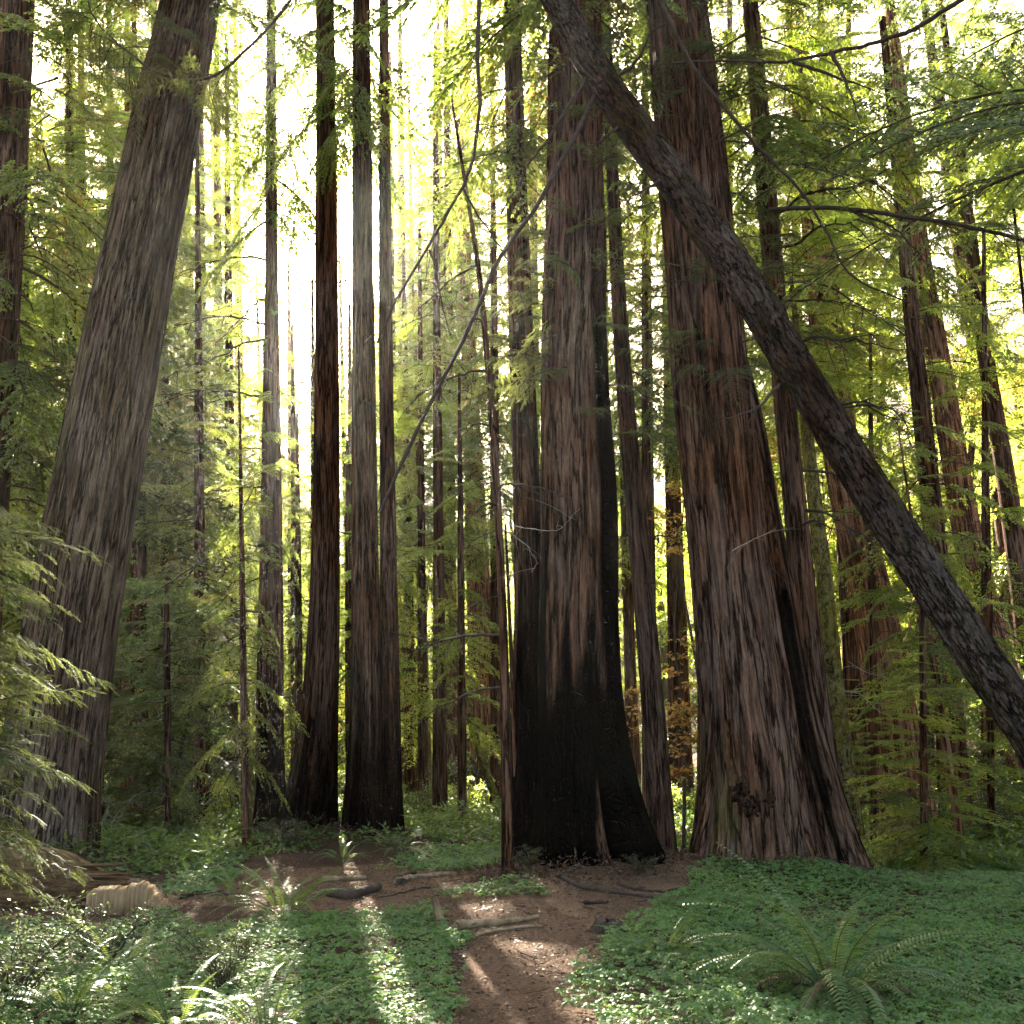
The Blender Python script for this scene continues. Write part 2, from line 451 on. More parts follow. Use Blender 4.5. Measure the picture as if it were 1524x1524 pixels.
def crown_mesh(name, H, R, nb, rs, br, mat, shape='cone', up=.2, low=0.0, thin=1.0, bare=0):
    """needles and limbs of one crown of height H round the z axis"""
    C, W = MB(), MB()
    for k in range(nb):
        u = (k + rs.rand()) / nb
        z = low + (H - low) * u
        az = k * 2.39996 + rs.rand() * .9
        prof = (1 - u) ** .75 * .9 + .12 if shape == 'cone' else sqrt(max(.05, sin(pi * min(.98, u * .86 + .1))))
        ln = R * prof * (.55 + .6 * rs.rand())
        V, F, T, w = br[rs.randint(len(br))]
        sc = ln / 3.0
        tilt = radians(-18 + 34 * u + rs.randn() * 9)
        roll = rs.randn() * .35
        def tr(X):
            X = X * sc if sc > .75 else X * np.array([sc, sc, sc])
            X = rot_z(rot_y(rot_x(X, roll), tilt), az)
            return X + np.array([0, 0, z])
        keep = np.ones(len(F), bool) if thin >= 1 else rs.rand(len(F)) < thin
        V2 = tr(V).reshape(-1, 4, 3)[keep].reshape(-1, 3)
        clump = np.clip(.5 + .35 * rs.randn(), 0, 1)
        C.add(V2, np.arange(len(V2)).reshape(-1, 4), np.clip(.55 * T[keep] + .45 * clump, 0, 1))
        wv, wf, _ = w.arrays(); W.add(tr(wv), wf)
    for k in range(bare):
        z = low * .3 + (H * .5) * rs.rand(); az = rs.rand() * 2 * pi; ln = R * (.3 + .6 * rs.rand())
        t = np.linspace(0, 1, 7)
        q = np.stack([ln * t, ln * .1 * np.sin(5 * t + rs.rand() * 6), -ln * .5 * t ** 1.7 + .1 * ln * t], 1)
        W.add(*tube_arr(rot_z(q, az) + np.array([0, 0, z]), .014 * (1.1 - t), 3))
        for j in range(5):
            i = rs.randint(2, 6)
            q2 = q[i] + np.outer(np.linspace(0, 1, 4), rs.randn(3) * np.array([.3, .3, .15]) + np.array([.25, 0, -.3]) * ln * .3)
            W.add(*tube_arr(rot_z(q2, az) + np.array([0, 0, z]), np.array([.007, .006, .004, .002]), 3))
    return C.mesh(name, mat), W.mesh(name + '_limbs', M['limb'])

def near_branch(L, rs, nl=.023, nw=.0068, nsp=.008, ssp=.042, droop=.3):
    """close-up redwood branch: real needles in two flat rows along each spray"""
    t = np.linspace(0, 1, 12)
    ax = np.stack([L * t, .06 * L * np.sin(t * 4 + rs.rand() * 6), L * (.06 * t - droop * t * t)], 1)
    W = MB(); W.add(*tube_arr(ax, .0025 + .009 * L * (1 - t) ** 1.3, 5))
    P, D, N, S, TT = [], [], [], [], []
    def spray(p0, d0, ln, tint, dr):
        m = max(5, int(ln / nsp)); s = np.linspace(0, 1, m)
        q = p0 + d0 * ln * s[:, None] + np.array([0, 0, -1.]) * (dr * ln * s * s)[:, None]
        W.add(*tube_arr(q[[0, m // 2, -1]], [.0022, .0016, .001], 3))
        dd = np.gradient(q, axis=0); dd /= np.linalg.norm(dd, axis=1)[:, None]
        up = np.array([0, 0, 1.]) + rs.randn(3) * .35
        sd = np.cross(dd, up); sd /= np.linalg.norm(sd, axis=1)[:, None]
        pr = np.minimum(1, .45 + 2.2 * s) * np.minimum(1, .5 + 1.6 * (1 - s))
        for sg in (-1, 1):
            P.append(q); D.append(dd * .55 + sd * sg + rs.randn(m, 3) * .08); N.append(np.broadcast_to(up, (m, 3)) + rs.randn(m, 3) * .15)
            S.append(pr); TT.append(np.clip(tint + rs.randn(m) * .08, 0, 1))
    ns = int(L * .9 / ssp)
    for k in range(ns):
        tt = .1 + .9 * (k + rs.rand() * .6) / ns
        p0 = np.array([np.interp(tt, t, ax[:, i]) for i in range(3)])
        sgn = 1 if k % 2 else -1
        ang = sgn * radians(35 + 30 * rs.rand())
        d0 = np.array([cos(ang), sin(ang), .05 - .5 * rs.rand() * tt]); d0 /= np.linalg.norm(d0)
        ln = L * (.24 * (1 - tt) + .09) * (.6 + .7 * rs.rand())
        ti = rs.rand()
        if ln > .22:
            for j in range(int(ln / .07)):
                q = p0 + d0 * ln * (j + .8) / (ln / .07 + .8)
                a2 = ang + (1 if j % 2 else -1) * radians(40)
                d2 = np.array([cos(a2), sin(a2), d0[2] - .15]); spray(q, d2 / np.linalg.norm(d2), .09 + .08 * rs.rand(), ti, .4)
        spray(p0, d0, ln, ti, .35)
    spray(ax[-1], np.array([1, 0, -.5]), .12, .5, .2)
    P, D, N, S, TT = (np.concatenate(a) for a in (P, D, N, S, TT))
    V, F = leaf_quads(P, D, N, nl * S * (.8 + .4 * rs.rand(len(P))), nw, .5)
    return V, F, TT, W

rsA = np.random.RandomState(5)
BR_MID = [mid_branch(3.0, rsA) for _ in range(4)]
BR_FINE = [mid_branch(3.0, rsA, .10, .026, .14, .026) for _ in range(3)]
BR_FAR = [mid_branch(3.0, rsA, .27, .085, .30, .085, wood=False) for _ in range(3)]
BR_NEAR = [near_branch(1.3, rsA) for _ in range(4)]

CR = []   # crown variants: (needles mesh, limbs mesh), modelled 12 m tall, 3.2 m reach
for i in range(4):
    CR.append(crown_mesh('crown', 12, 3.2, 64, rsA, BR_MID, M['rw'], 'cone', bare=22))
for i in range(2):
    CR.append(crown_mesh('crown', 12, 3.2, 54, rsA, BR_MID, M['rw'], 'round', bare=14))

CL = [crown_mesh('crown', 12, 3.2, 30, rsA, BR_MID, M['rw'], 'cone', bare=26, thin=.8) for _ in range(2)]
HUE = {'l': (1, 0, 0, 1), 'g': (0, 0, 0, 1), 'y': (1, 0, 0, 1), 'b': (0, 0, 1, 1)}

# ------------------------------------------------------------------ trunks
def make_trunk(path, n=28, seg=.3, furrow=.012, spacing=.10, lobes=.0, seed=0, char=None, moss=None, flare_h=.9, groove=None, scaly=False, bulge=None):
    """path rows: x,y,z,r from base to top. returns MB with bark_co, char, moss"""
    path = np.asarray(path, float)
    ln = np.linalg.norm(np.diff(path[:, :3], axis=0), axis=1).sum()
    m = max(8, int(ln / seg))
    Q = smooth_path(path, m)
    C, R = Q[:, :3], np.maximum(Q[:, 3], .008)
    s = np.r_[0, np.cumsum(np.linalg.norm(np.diff(C, axis=0), axis=1))]
    T = np.gradient(C, axis=0); T /= np.linalg.norm(T, axis=1)[:, None]
    A = np.cross(np.array([0, 1., 0]), T); A /= np.linalg.norm(A, axis=1)[:, None]      # ~ +X
    B = np.cross(T, A)                                                                  # ~ +Y
    th = np.arange(n) * 2 * pi / n
    TH, SS = np.meshgrid(th, s)
    RR = np.repeat(R[:, None], n, 1)
    K = max(5, int(round(2 * pi * R.mean() / spacing)))
    sw = .35 * (vn(TH / (2 * pi) * 5, SS * .4, seed + 3, 5) - .5) + .02 * SS
    uu = (TH / (2 * pi) + sw / (2 * pi)) * K
    fz = 2.2 if scaly else .26
    a = vn(uu, SS * fz + 5, seed, K); b = vn(uu * 2, SS * fz * 2.2, seed + 9, 2 * K)
    rid = 1 - np.abs(2 * a - 1)
    disp = furrow * (1.7 * rid - .9 + .7 * (b - .5))
    big = vn(TH / (2 * pi) * 4, SS * .12, seed + 21, 4) - .5
    fl = np.exp(-SS / flare_h)
    lob = lobes * (vn(TH / (2 * pi) * 7, SS * .25, seed + 31, 7) - .35) * (fl + .12)
    RR = RR * (1 + .09 * big + lob) + disp
    if groove:
        for th0, wd, dp, s0, s1 in groove:
            dth = np.angle(np.exp(1j * (TH - th0 - .12 * (vn(SS * .5, SS * 0, seed + 40) - .5))))
            RR -= dp * np.exp(-(dth / wd) ** 2) * sst(s0 - .4, s0 + .4, SS) * (1 - sst(s1 - 1.5, s1 + 1.5, SS))
    if bulge:
        th0, s0, amp, wt, ws = bulge
        g = np.exp(-(np.angle(np.exp(1j * (TH - th0))) / wt) ** 2 - ((SS - s0) / ws) ** 2)
        RR += amp * g * (.55 + .9 * fbm(TH * 9, SS * 5, 91, 4))
    X = C[:, None] + RR[..., None] * (A[:, None] * np.cos(TH)[..., None] + B[:, None] * np.sin(TH)[..., None])
    i, j = np.meshgrid(np.arange(m - 1), np.arange(n), indexing='ij'); j1 = (j + 1) % n
    F = np.stack([i * n + j, i * n + j1, (i + 1) * n + j1, (i + 1) * n + j], -1).reshape(-1, 4)
    mb = MB(); mb.add(X.reshape(-1, 3), F)
    bc = np.stack([R[:, None] * np.cos(TH), R[:, None] * np.sin(TH), SS], -1).reshape(-1, 3) + seed * 3.7
    mb.A['bark_co'] = ('FLOAT_VECTOR', bc)
    nz = fbm(TH * 3, SS * 1.2, seed + 50, 4); nv = vn(TH / (2 * pi) * 26, SS * .35, seed + 60, 26)
    mb.A['char'] = ('FLOAT', (char(TH, X[..., 2], nz, nv) if char else np.zeros_like(TH)).ravel())
    mb.A['moss'] = ('FLOAT', (moss(TH, X[..., 2], nz, nv) if moss else np.zeros_like(TH)).ravel())
    return mb, C, R, s

def px_path(pts, Y, top=None, taper=.5, dY=0.0, sink=.3):
    """pts: (px, py, pixel width) from base to top at depth Y; extends up to height top"""
    rows = []
    for k, (x, y, w) in enumerate(pts):
        p = at(x, y, Y + dY * k / max(1, len(pts) - 1))
        rows.append([*p, w / 2 / FPX * fwd(p)])
    b = rows[0]
    g = gz(b[0], b[1]) - sink
    if b[2] > g:
        d = np.array(rows[1]) - np.array(b); k = (g - b[2]) / d[2]
        rows.insert(0, [b[0] + d[0] * k, b[1] + d[1] * k, g, b[3] + min(.1, .1 * b[3])])
    else:
        rows[0][2] = g
    if top and rows[-1][2] < top:
        a = np.array(rows[-1]); d = a - np.array(rows[-2]); d /= d[2]
        k = top - a[2]
        rows.append([*(a[:3] + d[:3] * k), a[3] * taper])
    return np.array(rows)

def local(mb, o):
    mb.V = [v - np.array(o) for v in mb.V]
    return mb

def put_crown(root, var, base, H, R, z0, tint='g', rot=0.0, lean=(0, 0)):
    me, wd = CR[var % len(CR)]
    for nm, m_ in (('crown', me), ('limbs', wd)):
        o = link(nm, m_, root); o.color = HUE[tint]
        o.location = (base[0], base[1], z0)
        o.scale = (R / 3.2, R / 3.2, H / 12)
        o.rotation_euler = (lean[0], lean[1], rot)

# positions of the principal trees, as read off the photograph: (px, py, pixel width) base -> top, depth
TREES = {}
def hero(key, pts, Y, mound=(0, 1)):
    p = at(pts[0][0], pts[0][1], Y)
    TREES[key] = (pts, Y)
    if mound[0]: MOUNDS.append((p[0], Y, mound[0], mound[1]))

hero('edge', [(-75, 1270, 95), (-40, 900, 76), (-5, 450, 62), (12, 200, 56), (24, 0, 52)], 17.5)
hero('lean', [(62, 1262, 160), (72, 1180, 142), (95, 1000, 134), (130, 800, 122), (184, 500, 108), (254, 150, 92), (285, 0, 78)], 16.5, (.2, 1.6))
hero('pole', [(402, 1236, 48), (403, 1180, 37), (408, 900, 26), (405, 500, 20), (403, 0, 13)], 21, (.10, 1.2))
hero('flare', [(458, 1254, 92), (466, 1200, 70), (473, 1100, 56), (480, 1000, 49), (486, 800, 40), (487, 500, 34), (483, 0, 26)], 20, (.14, 1.3))
hero('twin', [(538, 1252, 64), (543, 1150, 48), (546, 1000, 42), (543, 800, 38), (540, 500, 31), (538, 0, 24)], 19.6, (.10, 1.2))
hero('twinb', [(582, 1250, 34), (581, 1100, 30), (578, 800, 24), (574, 500, 19), (571, 0, 13)], 19.7)
hero('slim', [(756, 1288, 20), (754, 1150, 16), (748, 900, 13), (735, 650, 10), (716, 420, 8), (700, 320, 5)], 13.6)
hero('behind', [(792, 1270, 80), (790, 1100, 58), (789, 900, 46), (783, 700, 37), (775, 500, 34), (768, 250, 28), (762, 0, 24)], 15.4)
hero('char', [(884, 1306, 178), (873, 1240, 150), (863, 1150, 126), (861, 1000, 114), (862, 850, 110), (858, 700, 100), (855, 500, 86), (857, 300, 76), (855, 0, 69)], 14.0, (.32, 1.15))
hero('post', [(986, 1282, 42), (980, 1150, 33), (967, 980, 31), (950, 800, 29), (932, 600, 24), (918, 400, 20), (906, 150, 17)], 15.0)
hero('giant', [(1134, 1300, 150), (1127, 1240, 142), (1118, 1100, 128), (1092, 900, 112), (1058, 600, 104), (1034, 300, 97), (1006, 0, 86)], 14.0, (.36, 1.5))
hero('giantb', [(1226, 1268, 96), (1206, 1180, 82), (1182, 1080, 72), (1150, 900, 68), (1112, 620, 38), (1094, 520, 22)], 14.35)
hero('rear', [(1238, 1262, 60), (1226, 1150, 44), (1206, 1000, 38), (1188, 800, 34), (1168, 600, 31), (1142, 300, 29), (1116, 0, 22)], 14.9)

# ------------------------------------------------------------------ ground and trail
def gpoly(pts):
    r = []
    for x, y in pts:
        d = ray(x, y); t = -EYE[2] / d[2]
        p = EYE + d * t; r.append((p[0], p[1]))
    return r
TRAIL = gpoly([(640, 1900), (668, 1524), (690, 1440), (672, 1395), (640, 1368), (520, 1372), (400, 1362), (262, 1345), (262, 1318), (360, 1296), (560, 1292),
               (760, 1302), (940, 1296), (1062, 1290), (1088, 1308), (1000, 1366), (935, 1400), (872, 1462), (858, 1524), (880, 1900)])
SORREL_R = gpoly([(890, 1900), (856, 1524), (868, 1462), (930, 1398), (996, 1362), (1082, 1308), (1200, 1294), (1290, 1270), (1400, 1258), (1640, 1262), (2100, 1300), (2300, 1900)])
SORREL_L = gpoly([(630, 1900), (672, 1524), (692, 1440), (676, 1396), (640, 1368), (560, 1376), (480, 1366), (330, 1384), (235, 1372), (120, 1392), (-300, 1400), (-500, 1900)])
SORREL_C = gpoly([(632, 1352), (660, 1338), (740, 1330), (812, 1332), (800, 1346), (720, 1352)])
SORREL_B = gpoly([(560, 1300), (600, 1278), (700, 1268), (760, 1270), (740, 1292), (640, 1302)])
SORREL_E = gpoly([(225, 1330), (300, 1290), (370, 1285), (330, 1325), (260, 1345)])

gx = np.unique(np.concatenate([-np.geomspace(9, 260, 46)[::-1], np.arange(-9, 9.01, .12), np.geomspace(9, 260, 46)]))
gy = np.unique(np.concatenate([-np.geomspace(3, 60, 12)[::-1], np.arange(-3, 4, .5), np.arange(4, 19, .12), np.geomspace(19, 330, 90)]))
GX, GY = np.meshgrid(gx, gy, indexing='ij')
GZ = gh(GX, GY)
GV = np.stack([GX, GY, GZ], -1).reshape(-1, 3)
ny = len(gy)
I, J = np.meshgrid(np.arange(len(gx) - 1), np.arange(ny - 1), indexing='ij')
GF = np.stack([I * ny + J, (I + 1) * ny + J, (I + 1) * ny + J + 1, I * ny + J + 1], -1).reshape(-1, 4)
mid = GV[GF].mean(1)
wx = mid[:, 0] + .35 * (vn(mid[:, 0] * 2, mid[:, 1] * 2, 3) - .5); wy = mid[:, 1] + .5 * (vn(mid[:, 0] * 2, mid[:, 1] * 2, 13) - .5)
isT = in_poly(wx, wy, TRAIL)
for nm, sel, mt in (('ground', ~isT, 'ground'), ('path', isT, 'trail')):
    f = GF[sel]; used, inv = np.unique(f, return_inverse=True)
    mb = MB(); mb.add(GV[used], inv.reshape(-1, 4))
    tag(mb.build(nm, M[mt], None, True), kind='structure')

def scatter(poly, dens, rs, pad=0.0):
    xs = [p[0] for p in poly]; ys = [p[1] for p in poly]
    n = int((max(xs) - min(xs)) * (max(ys) - min(ys)) * dens)
    x = rs.uniform(min(xs), max(xs), n); y = rs.uniform(min(ys), max(ys), n)
    k = in_poly(x + .3 * (vn(x * 2.3, y * 2.3, 3) - .5), y + .6 * (vn(x * 2.3, y * 2.3, 13) - .5), poly)
    return x[k], y[k]

# redwood sorrel: three folded heart-shaped leaflets on each stalk
def sorrel(name, polys, dens, seed, label, size=.021):
    rs = np.random.RandomState(seed); mb = MB()
    for poly in polys:
        x, y = scatter(poly, dens, rs)
        k = (np.abs(x) < .62 * (y + 1) + .6) & (y > 4.6)
        x, y = x[k], y[k]
        hn = vn(x * 1.1, y * 1.1, seed); kk = rs.rand(len(x)) < .15 + 1.2 * hn + .5 * vn(x * 5, y * 5, seed + 8) - .2
        x, y = x[kk], y[kk]
        n = len(x); sz = size * (.5 + 1.05 * rs.rand(n)) * (1 + .02 * y)
        z = gh(x, y) + .02 + .15 * rs.rand(n) * (.15 + vn(x * 1.5, y * 1.5, seed + 2))
        P = np.stack([x, y, z], 1)
        nrm = np.array([0, -.12, 1]) + rs.randn(n, 3) * .24
        nrm /= np.linalg.norm(nrm, axis=1)[:, None]
        a0 = rs.rand(n) * 6.28
        ti = np.clip(.2 + .6 * vn(x * .9, y * .9, seed + 4) + .25 * rs.randn(n), 0, 1)
        ux = np.cross(nrm, np.array([0, 1., 0])); ux /= np.linalg.norm(ux, axis=1)[:, None]; uy = np.cross(nrm, ux)
        for q in range(3):
            a = a0 + q * 2.094
            d = ux * np.cos(a)[:, None] + uy * np.sin(a)[:, None]; s = np.cross(nrm, d)
            S1 = sz[:, None]
            dr = nrm * S1 * .28
            for sg in (-1, 1):
                V = np.stack([P, P + d * S1 * .75 + s * S1 * sg * .62 - dr, P + d * S1 * 1.22 + s * S1 * sg * .36 - dr, P + d * S1 * .98], 1)
                F = np.arange(n * 4).reshape(-1, 4)
                mb.add(V.reshape(-1, 3), F if sg > 0 else F[:, ::-1], ti)
    o = mb.build(name, M['sorrel'])
    return tag(o, label, 'ground cover', kind='stuff')
sorrel('sorrel_carpet', [SORREL_R], 760, 3, 'dense carpet of green redwood sorrel right of the trail')
sorrel('sorrel_carpet', [SORREL_L], 700, 4, 'patchy carpet of green redwood sorrel left of the trail')
sorrel('sorrel_carpet', [SORREL_C, SORREL_B, SORREL_E], 420, 6, 'thin scattered patches of sorrel on the bare brown soil')

# brown needle litter and twigs on soil
rs = np.random.RandomState(8)
mb = MB()
x = rs.uniform(-6.5, 7, 60000); y = 5 + 12.5 * rs.rand(60000) ** 1.2
wxx = x + .3 * (vn(x * 2.3, y * 2.3, 3) - .5); wyy = y + .6 * (vn(x * 2.3, y * 2.3, 13) - .5)
k = in_poly(wxx, wyy, TRAIL) | (rs.rand(len(x)) < .28)
x, y = x[k], y[k]; n = len(x)
P = np.stack([x, y, gh(x, y) + .006 + np.where(in_poly(wxx[k], wyy[k], TRAIL), .012, .11) * rs.rand(n)], 1)
D = rs.randn(n, 3) * np.array([1, 1, .18]); N = np.array([0, 0, 1.]) + rs.randn(n, 3) * .5
big = rs.rand(n) < .12
V, F = leaf_quads(P, D, N, np.where(big, .05 + .09 * rs.rand(n), .02 + .04 * rs.rand(n)), np.where(big, .006, .010 + .010 * rs.rand(n)))
mb.add(V, F, rs.rand(n))
for (tp, tY) in TREES.values():                         # bark flakes and duff heaped round the feet of the trees
    w0 = tp[0][2] / 2 / FPX * tY; b = at(tp[0][0], tp[0][1], tY); n = int(900 + 2200 * w0)
    a = rs.rand(n) * 6.28; r = w0 * (.85 + .3 * rs.rand(n)) + np.abs(rs.randn(n)) * .28
    x, y = b[0] + r * np.cos(a), tY + r * np.sin(a)
    P = np.stack([x, y, gh(x, y) + .02 + .16 * np.exp(-(r - w0) / .16).clip(0, 1) * rs.rand(n)], 1)
    V, F = leaf_quads(P, rs.randn(n, 3) * np.array([1, 1, .5]), np.array([0, 0, 1.]) + rs.randn(n, 3) * .5, .03 + .12 * rs.rand(n) ** 2, .012 + .02 * rs.rand(n))
    mb.add(V, F, .55 * rs.rand(n))
_nl = tag(mb.build('needle_litter', M['litter']), 'fallen brown needles and leaf bits littering the trail', 'leaf litter', kind='stuff')

rs = np.random.RandomState(88); mb = MB()
for q in range(420):
    x, y = rs.uniform(-5, 5.5), 5.5 + 11 * rs.rand()
    if not (in_poly(np.array([x]), np.array([y]), TRAIL)[0] or rs.rand() < .15): continue
    ln = .06 + .3 * rs.rand() ** 2; a = rs.rand() * 6.28
    P = np.array([[x + ln * t * cos(a) + .04 * ln * rs.randn(), y + ln * t * sin(a) + .04 * ln * rs.randn(), 0] for t in np.linspace(-.5, .5, 5)])
    P[:, 2] = gh(P[:, 0], P[:, 1]) + .012 + .02 * rs.rand()
    mb.add(*tube_arr(P, np.linspace(1, .5, 5) * (.003 + .006 * rs.rand()), 4))
tag(mb.build('twig_litter', M['limb']), 'small dead twigs strewn over the bare brown soil', 'twigs', kind='stuff')

# low green undergrowth beyond the trail
rs = np.random.RandomState(9)
mb = MB()
x = rs.uniform(-26, 30, 70000); y = 15.0 + 40 * rs.rand(70000) ** 1.25
k = (np.abs(x) < .6 * y + 1) & (vn(x * .5, y * .5, 77) + .25 * rs.rand(len(x)) > .34)
for (tp, tY) in TREES.values():
    b = at(tp[0][0], tp[0][1], tY); k &= (x - b[0]) ** 2 + (y - tY) ** 2 > .5
k &= ~(in_poly(x, y, TRAIL)); k &= ~((y < 16.2 + 3.6 * vn(x * .9, y * .3, 55)) & (x > -4.5) & (x < 2.8))
x, y = x[k], y[k]; n = len(x)
hh = .05 + .75 * vn(x * .8, y * .8, 31) ** 2
for q in range(5):
    P = np.stack([x + rs.randn(n) * .14, y + rs.randn(n) * .14, gh(x, y) + hh * rs.rand(n)], 1)
    D = rs.randn(n, 3) * np.array([1, 1, .4]) + np.array([0, 0, .1]); N = np.array([0, 0, 1.]) + rs.randn(n, 3) * .5
    V, F = leaf_quads(P, D, N, (.06 + .10 * rs.rand(n)) * (1 + y * .008), (.03 + .03 * rs.rand(n)) * (1 + y * .008))
    mb.add(V, F, np.clip(vn(x * .6, y * .6, 41) + .25 * rs.randn(n), 0, 1))
tag(mb.build('undergrowth', M['broad']), 'low leafy green undergrowth covering the forest floor behind the trees', 'undergrowth', kind='stuff')

# ------------------------------------------------------------------ the principal redwoods
def sprouts(mbw, mbl, C, R, s, smin, smax, count, rs, size=(.5, 1.1), th_lo=-pi, th_hi=0):
    """short leafy sprays growing straight from the bark"""
    for k in range(count):
        ss = smin + (smax - smin) * rs.rand()
        c = np.array([np.interp(ss, s, C[:, i]) for i in range(3)]); r = np.interp(ss, s, R)
        th = th_lo + (th_hi - th_lo) * rs.rand()
        V, F, T, w = BR_NEAR[rs.randint(4)]
        sc = size[0] + (size[1] - size[0]) * rs.rand()
        tilt = radians(-25 + 40 * rs.rand()); roll = rs.randn() * .5
        o = c + r * .96 * np.array([cos(th), sin(th), 0])
        f = lambda X: rot_z(rot_y(rot_x(X * sc, roll), tilt), th + rs.randn() * 0) + o
        mbl.add(f(V), F, np.clip(T * .6 + .4 * rs.rand(), 0, 1))
        a, b, _ = w.arrays(); mbw.add(f(a), b)

def redwood(key, label, mat='redwood', top=30, seg=.22, n=64, seed=0, crown=None, name='redwood_tree', sprout=None, group='large redwoods around the clearing', dead=None, **kw):
    pts, Y = TREES[key]
    path = px_path(pts, Y, top)
    mb, C, R, s = make_trunk(path, n, seg, seed=seed, **kw)
    base = np.array([path[0][0], path[0][1], path[0][2] + .3])
    root = thing(name, base, label, 'tree', group)
    local(mb, base).build('trunk', M[mat], root, True)
    if dead: dead_branches(root, base, C, *dead)
    rs = np.random.RandomState(seed + 100)
    if crown:
        z0, z1, Rc, var, ti = crown
        c = np.array([np.interp(z0, C[:, 2], C[:, i]) for i in range(2)]) - base[:2]
        c1 = np.array([np.interp(z1, C[:, 2], C[:, i]) for i in range(2)]) - base[:2]
        put_crown(root, var, c, z1 - z0, Rc, z0 - base[2], ti, rs.rand() * 6, (-(c1[1] - c[1]) / (z1 - z0), (c1[0] - c[0]) / (z1 - z0)))
    if sprout:
        W, Lf = MB(), MB()
        for (z0, z1, cnt, size, tl, th) in sprout:
            s0, s1 = np.interp([z0, z1], C[:, 2], s)
            sprouts(W, Lf, C, R, s, s0, s1, cnt, rs, size, tl, th)
        local(W, base).build('twigs', M['limb'], root); local(Lf, base).build('sprays', M['near'], root)
    return root, base, C, R, s

def dead_branches(root, base, C, zlo, zhi, count, L, seed, azr=(-pi, pi), mat='twig'):
    rs = np.random.RandomState(seed)
    for q in range(count):
        z = zlo + (zhi - zlo) * (q + rs.rand()) / count
        c = np.array([np.interp(z, C[:, 2], C[:, i]) for i in range(3)]); az = rs.uniform(*azr); ln = L * (.5 + .7 * rs.rand())
        n = 16; t = np.linspace(0, 1, n)
        P = np.stack([ln * t, np.cumsum(rs.randn(n)) * .02 * ln, ln * (.12 * t - (.25 + .5 * rs.rand()) * t ** 1.8) + np.cumsum(rs.randn(n)) * .012 * ln], 1)
        P = rot_z(P, az) + c
        mb = MB(); r0 = .010 + .007 * ln; mb.add(*tube_arr(P, r0 * (1 - t) ** .8 + .002, 5))
        for w in range(9):
            i = rs.randint(3, n - 1); d = P[i] - P[i - 1]; d /= np.linalg.norm(d)
            e = d * .7 + rs.randn(3) * np.array([.5, .5, .3]) + np.array([0, 0, -.25]); l2 = ln * (.12 + .3 * rs.rand())
            t5 = np.linspace(0, 1, 6)
            mb.add(*tube_arr(P[i] + np.outer(t5, e * l2) + np.outer(t5 ** 2, [0, 0, -.3 * l2]) + rs.randn(6, 3) * .012 * np.minimum(1, t5 * 4)[:, None], r0 * .4 * (1 - t5) + .0015, 3))
        local(mb, base).build('branch', M[mat], root)
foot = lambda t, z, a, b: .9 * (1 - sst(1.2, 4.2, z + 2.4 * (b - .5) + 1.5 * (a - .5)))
redwood('edge', 'brown redwood trunk cut off by the left edge of the picture', top=26, seed=1, crown=(7, 26, 3.6, 0, 'g'), furrow=.016, lobes=.3, dead=(4, 12, 9, 2.4, 504, (-.9, .7)),
        sprout=[(6, 15, 16, (.7, 1.3), -2.8, .2)])
redwood('lean', 'thick grey redwood leaning right with weathered furrowed bark', 'grey', top=26, seg=.16, n=150, seed=2, furrow=.040, spacing=.15, lobes=.35, flare_h=1.2,
        crown=(15.5, 29, 3.4, 1, 'g'), sprout=[(12.6, 17.5, 26, (.6, 1.3), -2.9, .1)],
        moss=lambda t, z, a, b: .5 * sst(.4, .75, a) * sst(.2, -.9, np.cos(t)))
redwood('pole', 'slender straight redwood, first of the row left of the sun glare', top=27, seed=3, n=48, furrow=.012, lobes=.4, char=foot, dead=(3.0, 13, 14, 2.3, 501, (-4.2, -2.2)), crown=(13.5, 30, 2.0, 2, 'g'))
redwood('flare', 'dark straight redwood with foot flaring left in front of the sun glare', top=30, seed=4, n=72, furrow=.014, lobes=.6, flare_h=1.4, char=foot, dead=(6, 14, 5, 1.2, 502), crown=(15.5, 31, 1.9, 3, 'g'))
r_tw, b_tw, *_ = redwood('twin', 'redwood pair joined at the foot, left stem catching orange light', top=30, seed=6, n=72, furrow=.018, lobes=.45, char=foot, dead=(4, 14, 8, 1.4, 503), crown=(14.5, 31, 2.0, 0, 'g'))
pth = px_path(TREES['twinb'][0], TREES['twinb'][1], 29)
mb, *_ = make_trunk(pth, 48, .22, seed=7, furrow=.013, lobes=.4, char=foot)
local(mb, b_tw).build('trunk', M['redwood'], r_tw, True)

def char_tree(t, z, nz, nv):
    front = .5 + .5 * np.cos(t + pi / 2 + .15)
    lim = 3.1 + 1.8 * (nv - .5) + 2.0 * (nz - .5)
    low = 1 - sst(lim - .35, lim + .45, z)
    right = sst(.72, .88, np.cos(t + .35) + .18 * (nz - .5)) * (1 - sst(7, 10.5, z))
    strip = sst(.62, .7, nv) * (1 - sst(3.5, 6.5, z)) * .9
    bare = sst(.985, .997, np.cos(t + 1.28 + .08 * np.sin(z * 3))) * (1 - sst(1.1, 1.5, z)) * sst(.1, .4, z)
    return np.clip(np.maximum(np.maximum(low, right), strip) - bare, 0, 1)
redwood('char', 'massive central redwood with fire-blackened hollow foot and reddish ribbed bark', top=30, seg=.14, n=190, seed=8, furrow=.055, spacing=.15, lobes=.75, flare_h=.9,
        char=char_tree, groove=[(-1.15, .20, .42, 0.0, 1.7), (-1.95, .07, .10, 0, 6), (-.75, .06, .10, .5, 9)],
        crown=(13, 30, 3.4, 1, 'g'), sprout=[(6.2, 12.8, 44, (.5, 1.15), -2.9, -.2)])
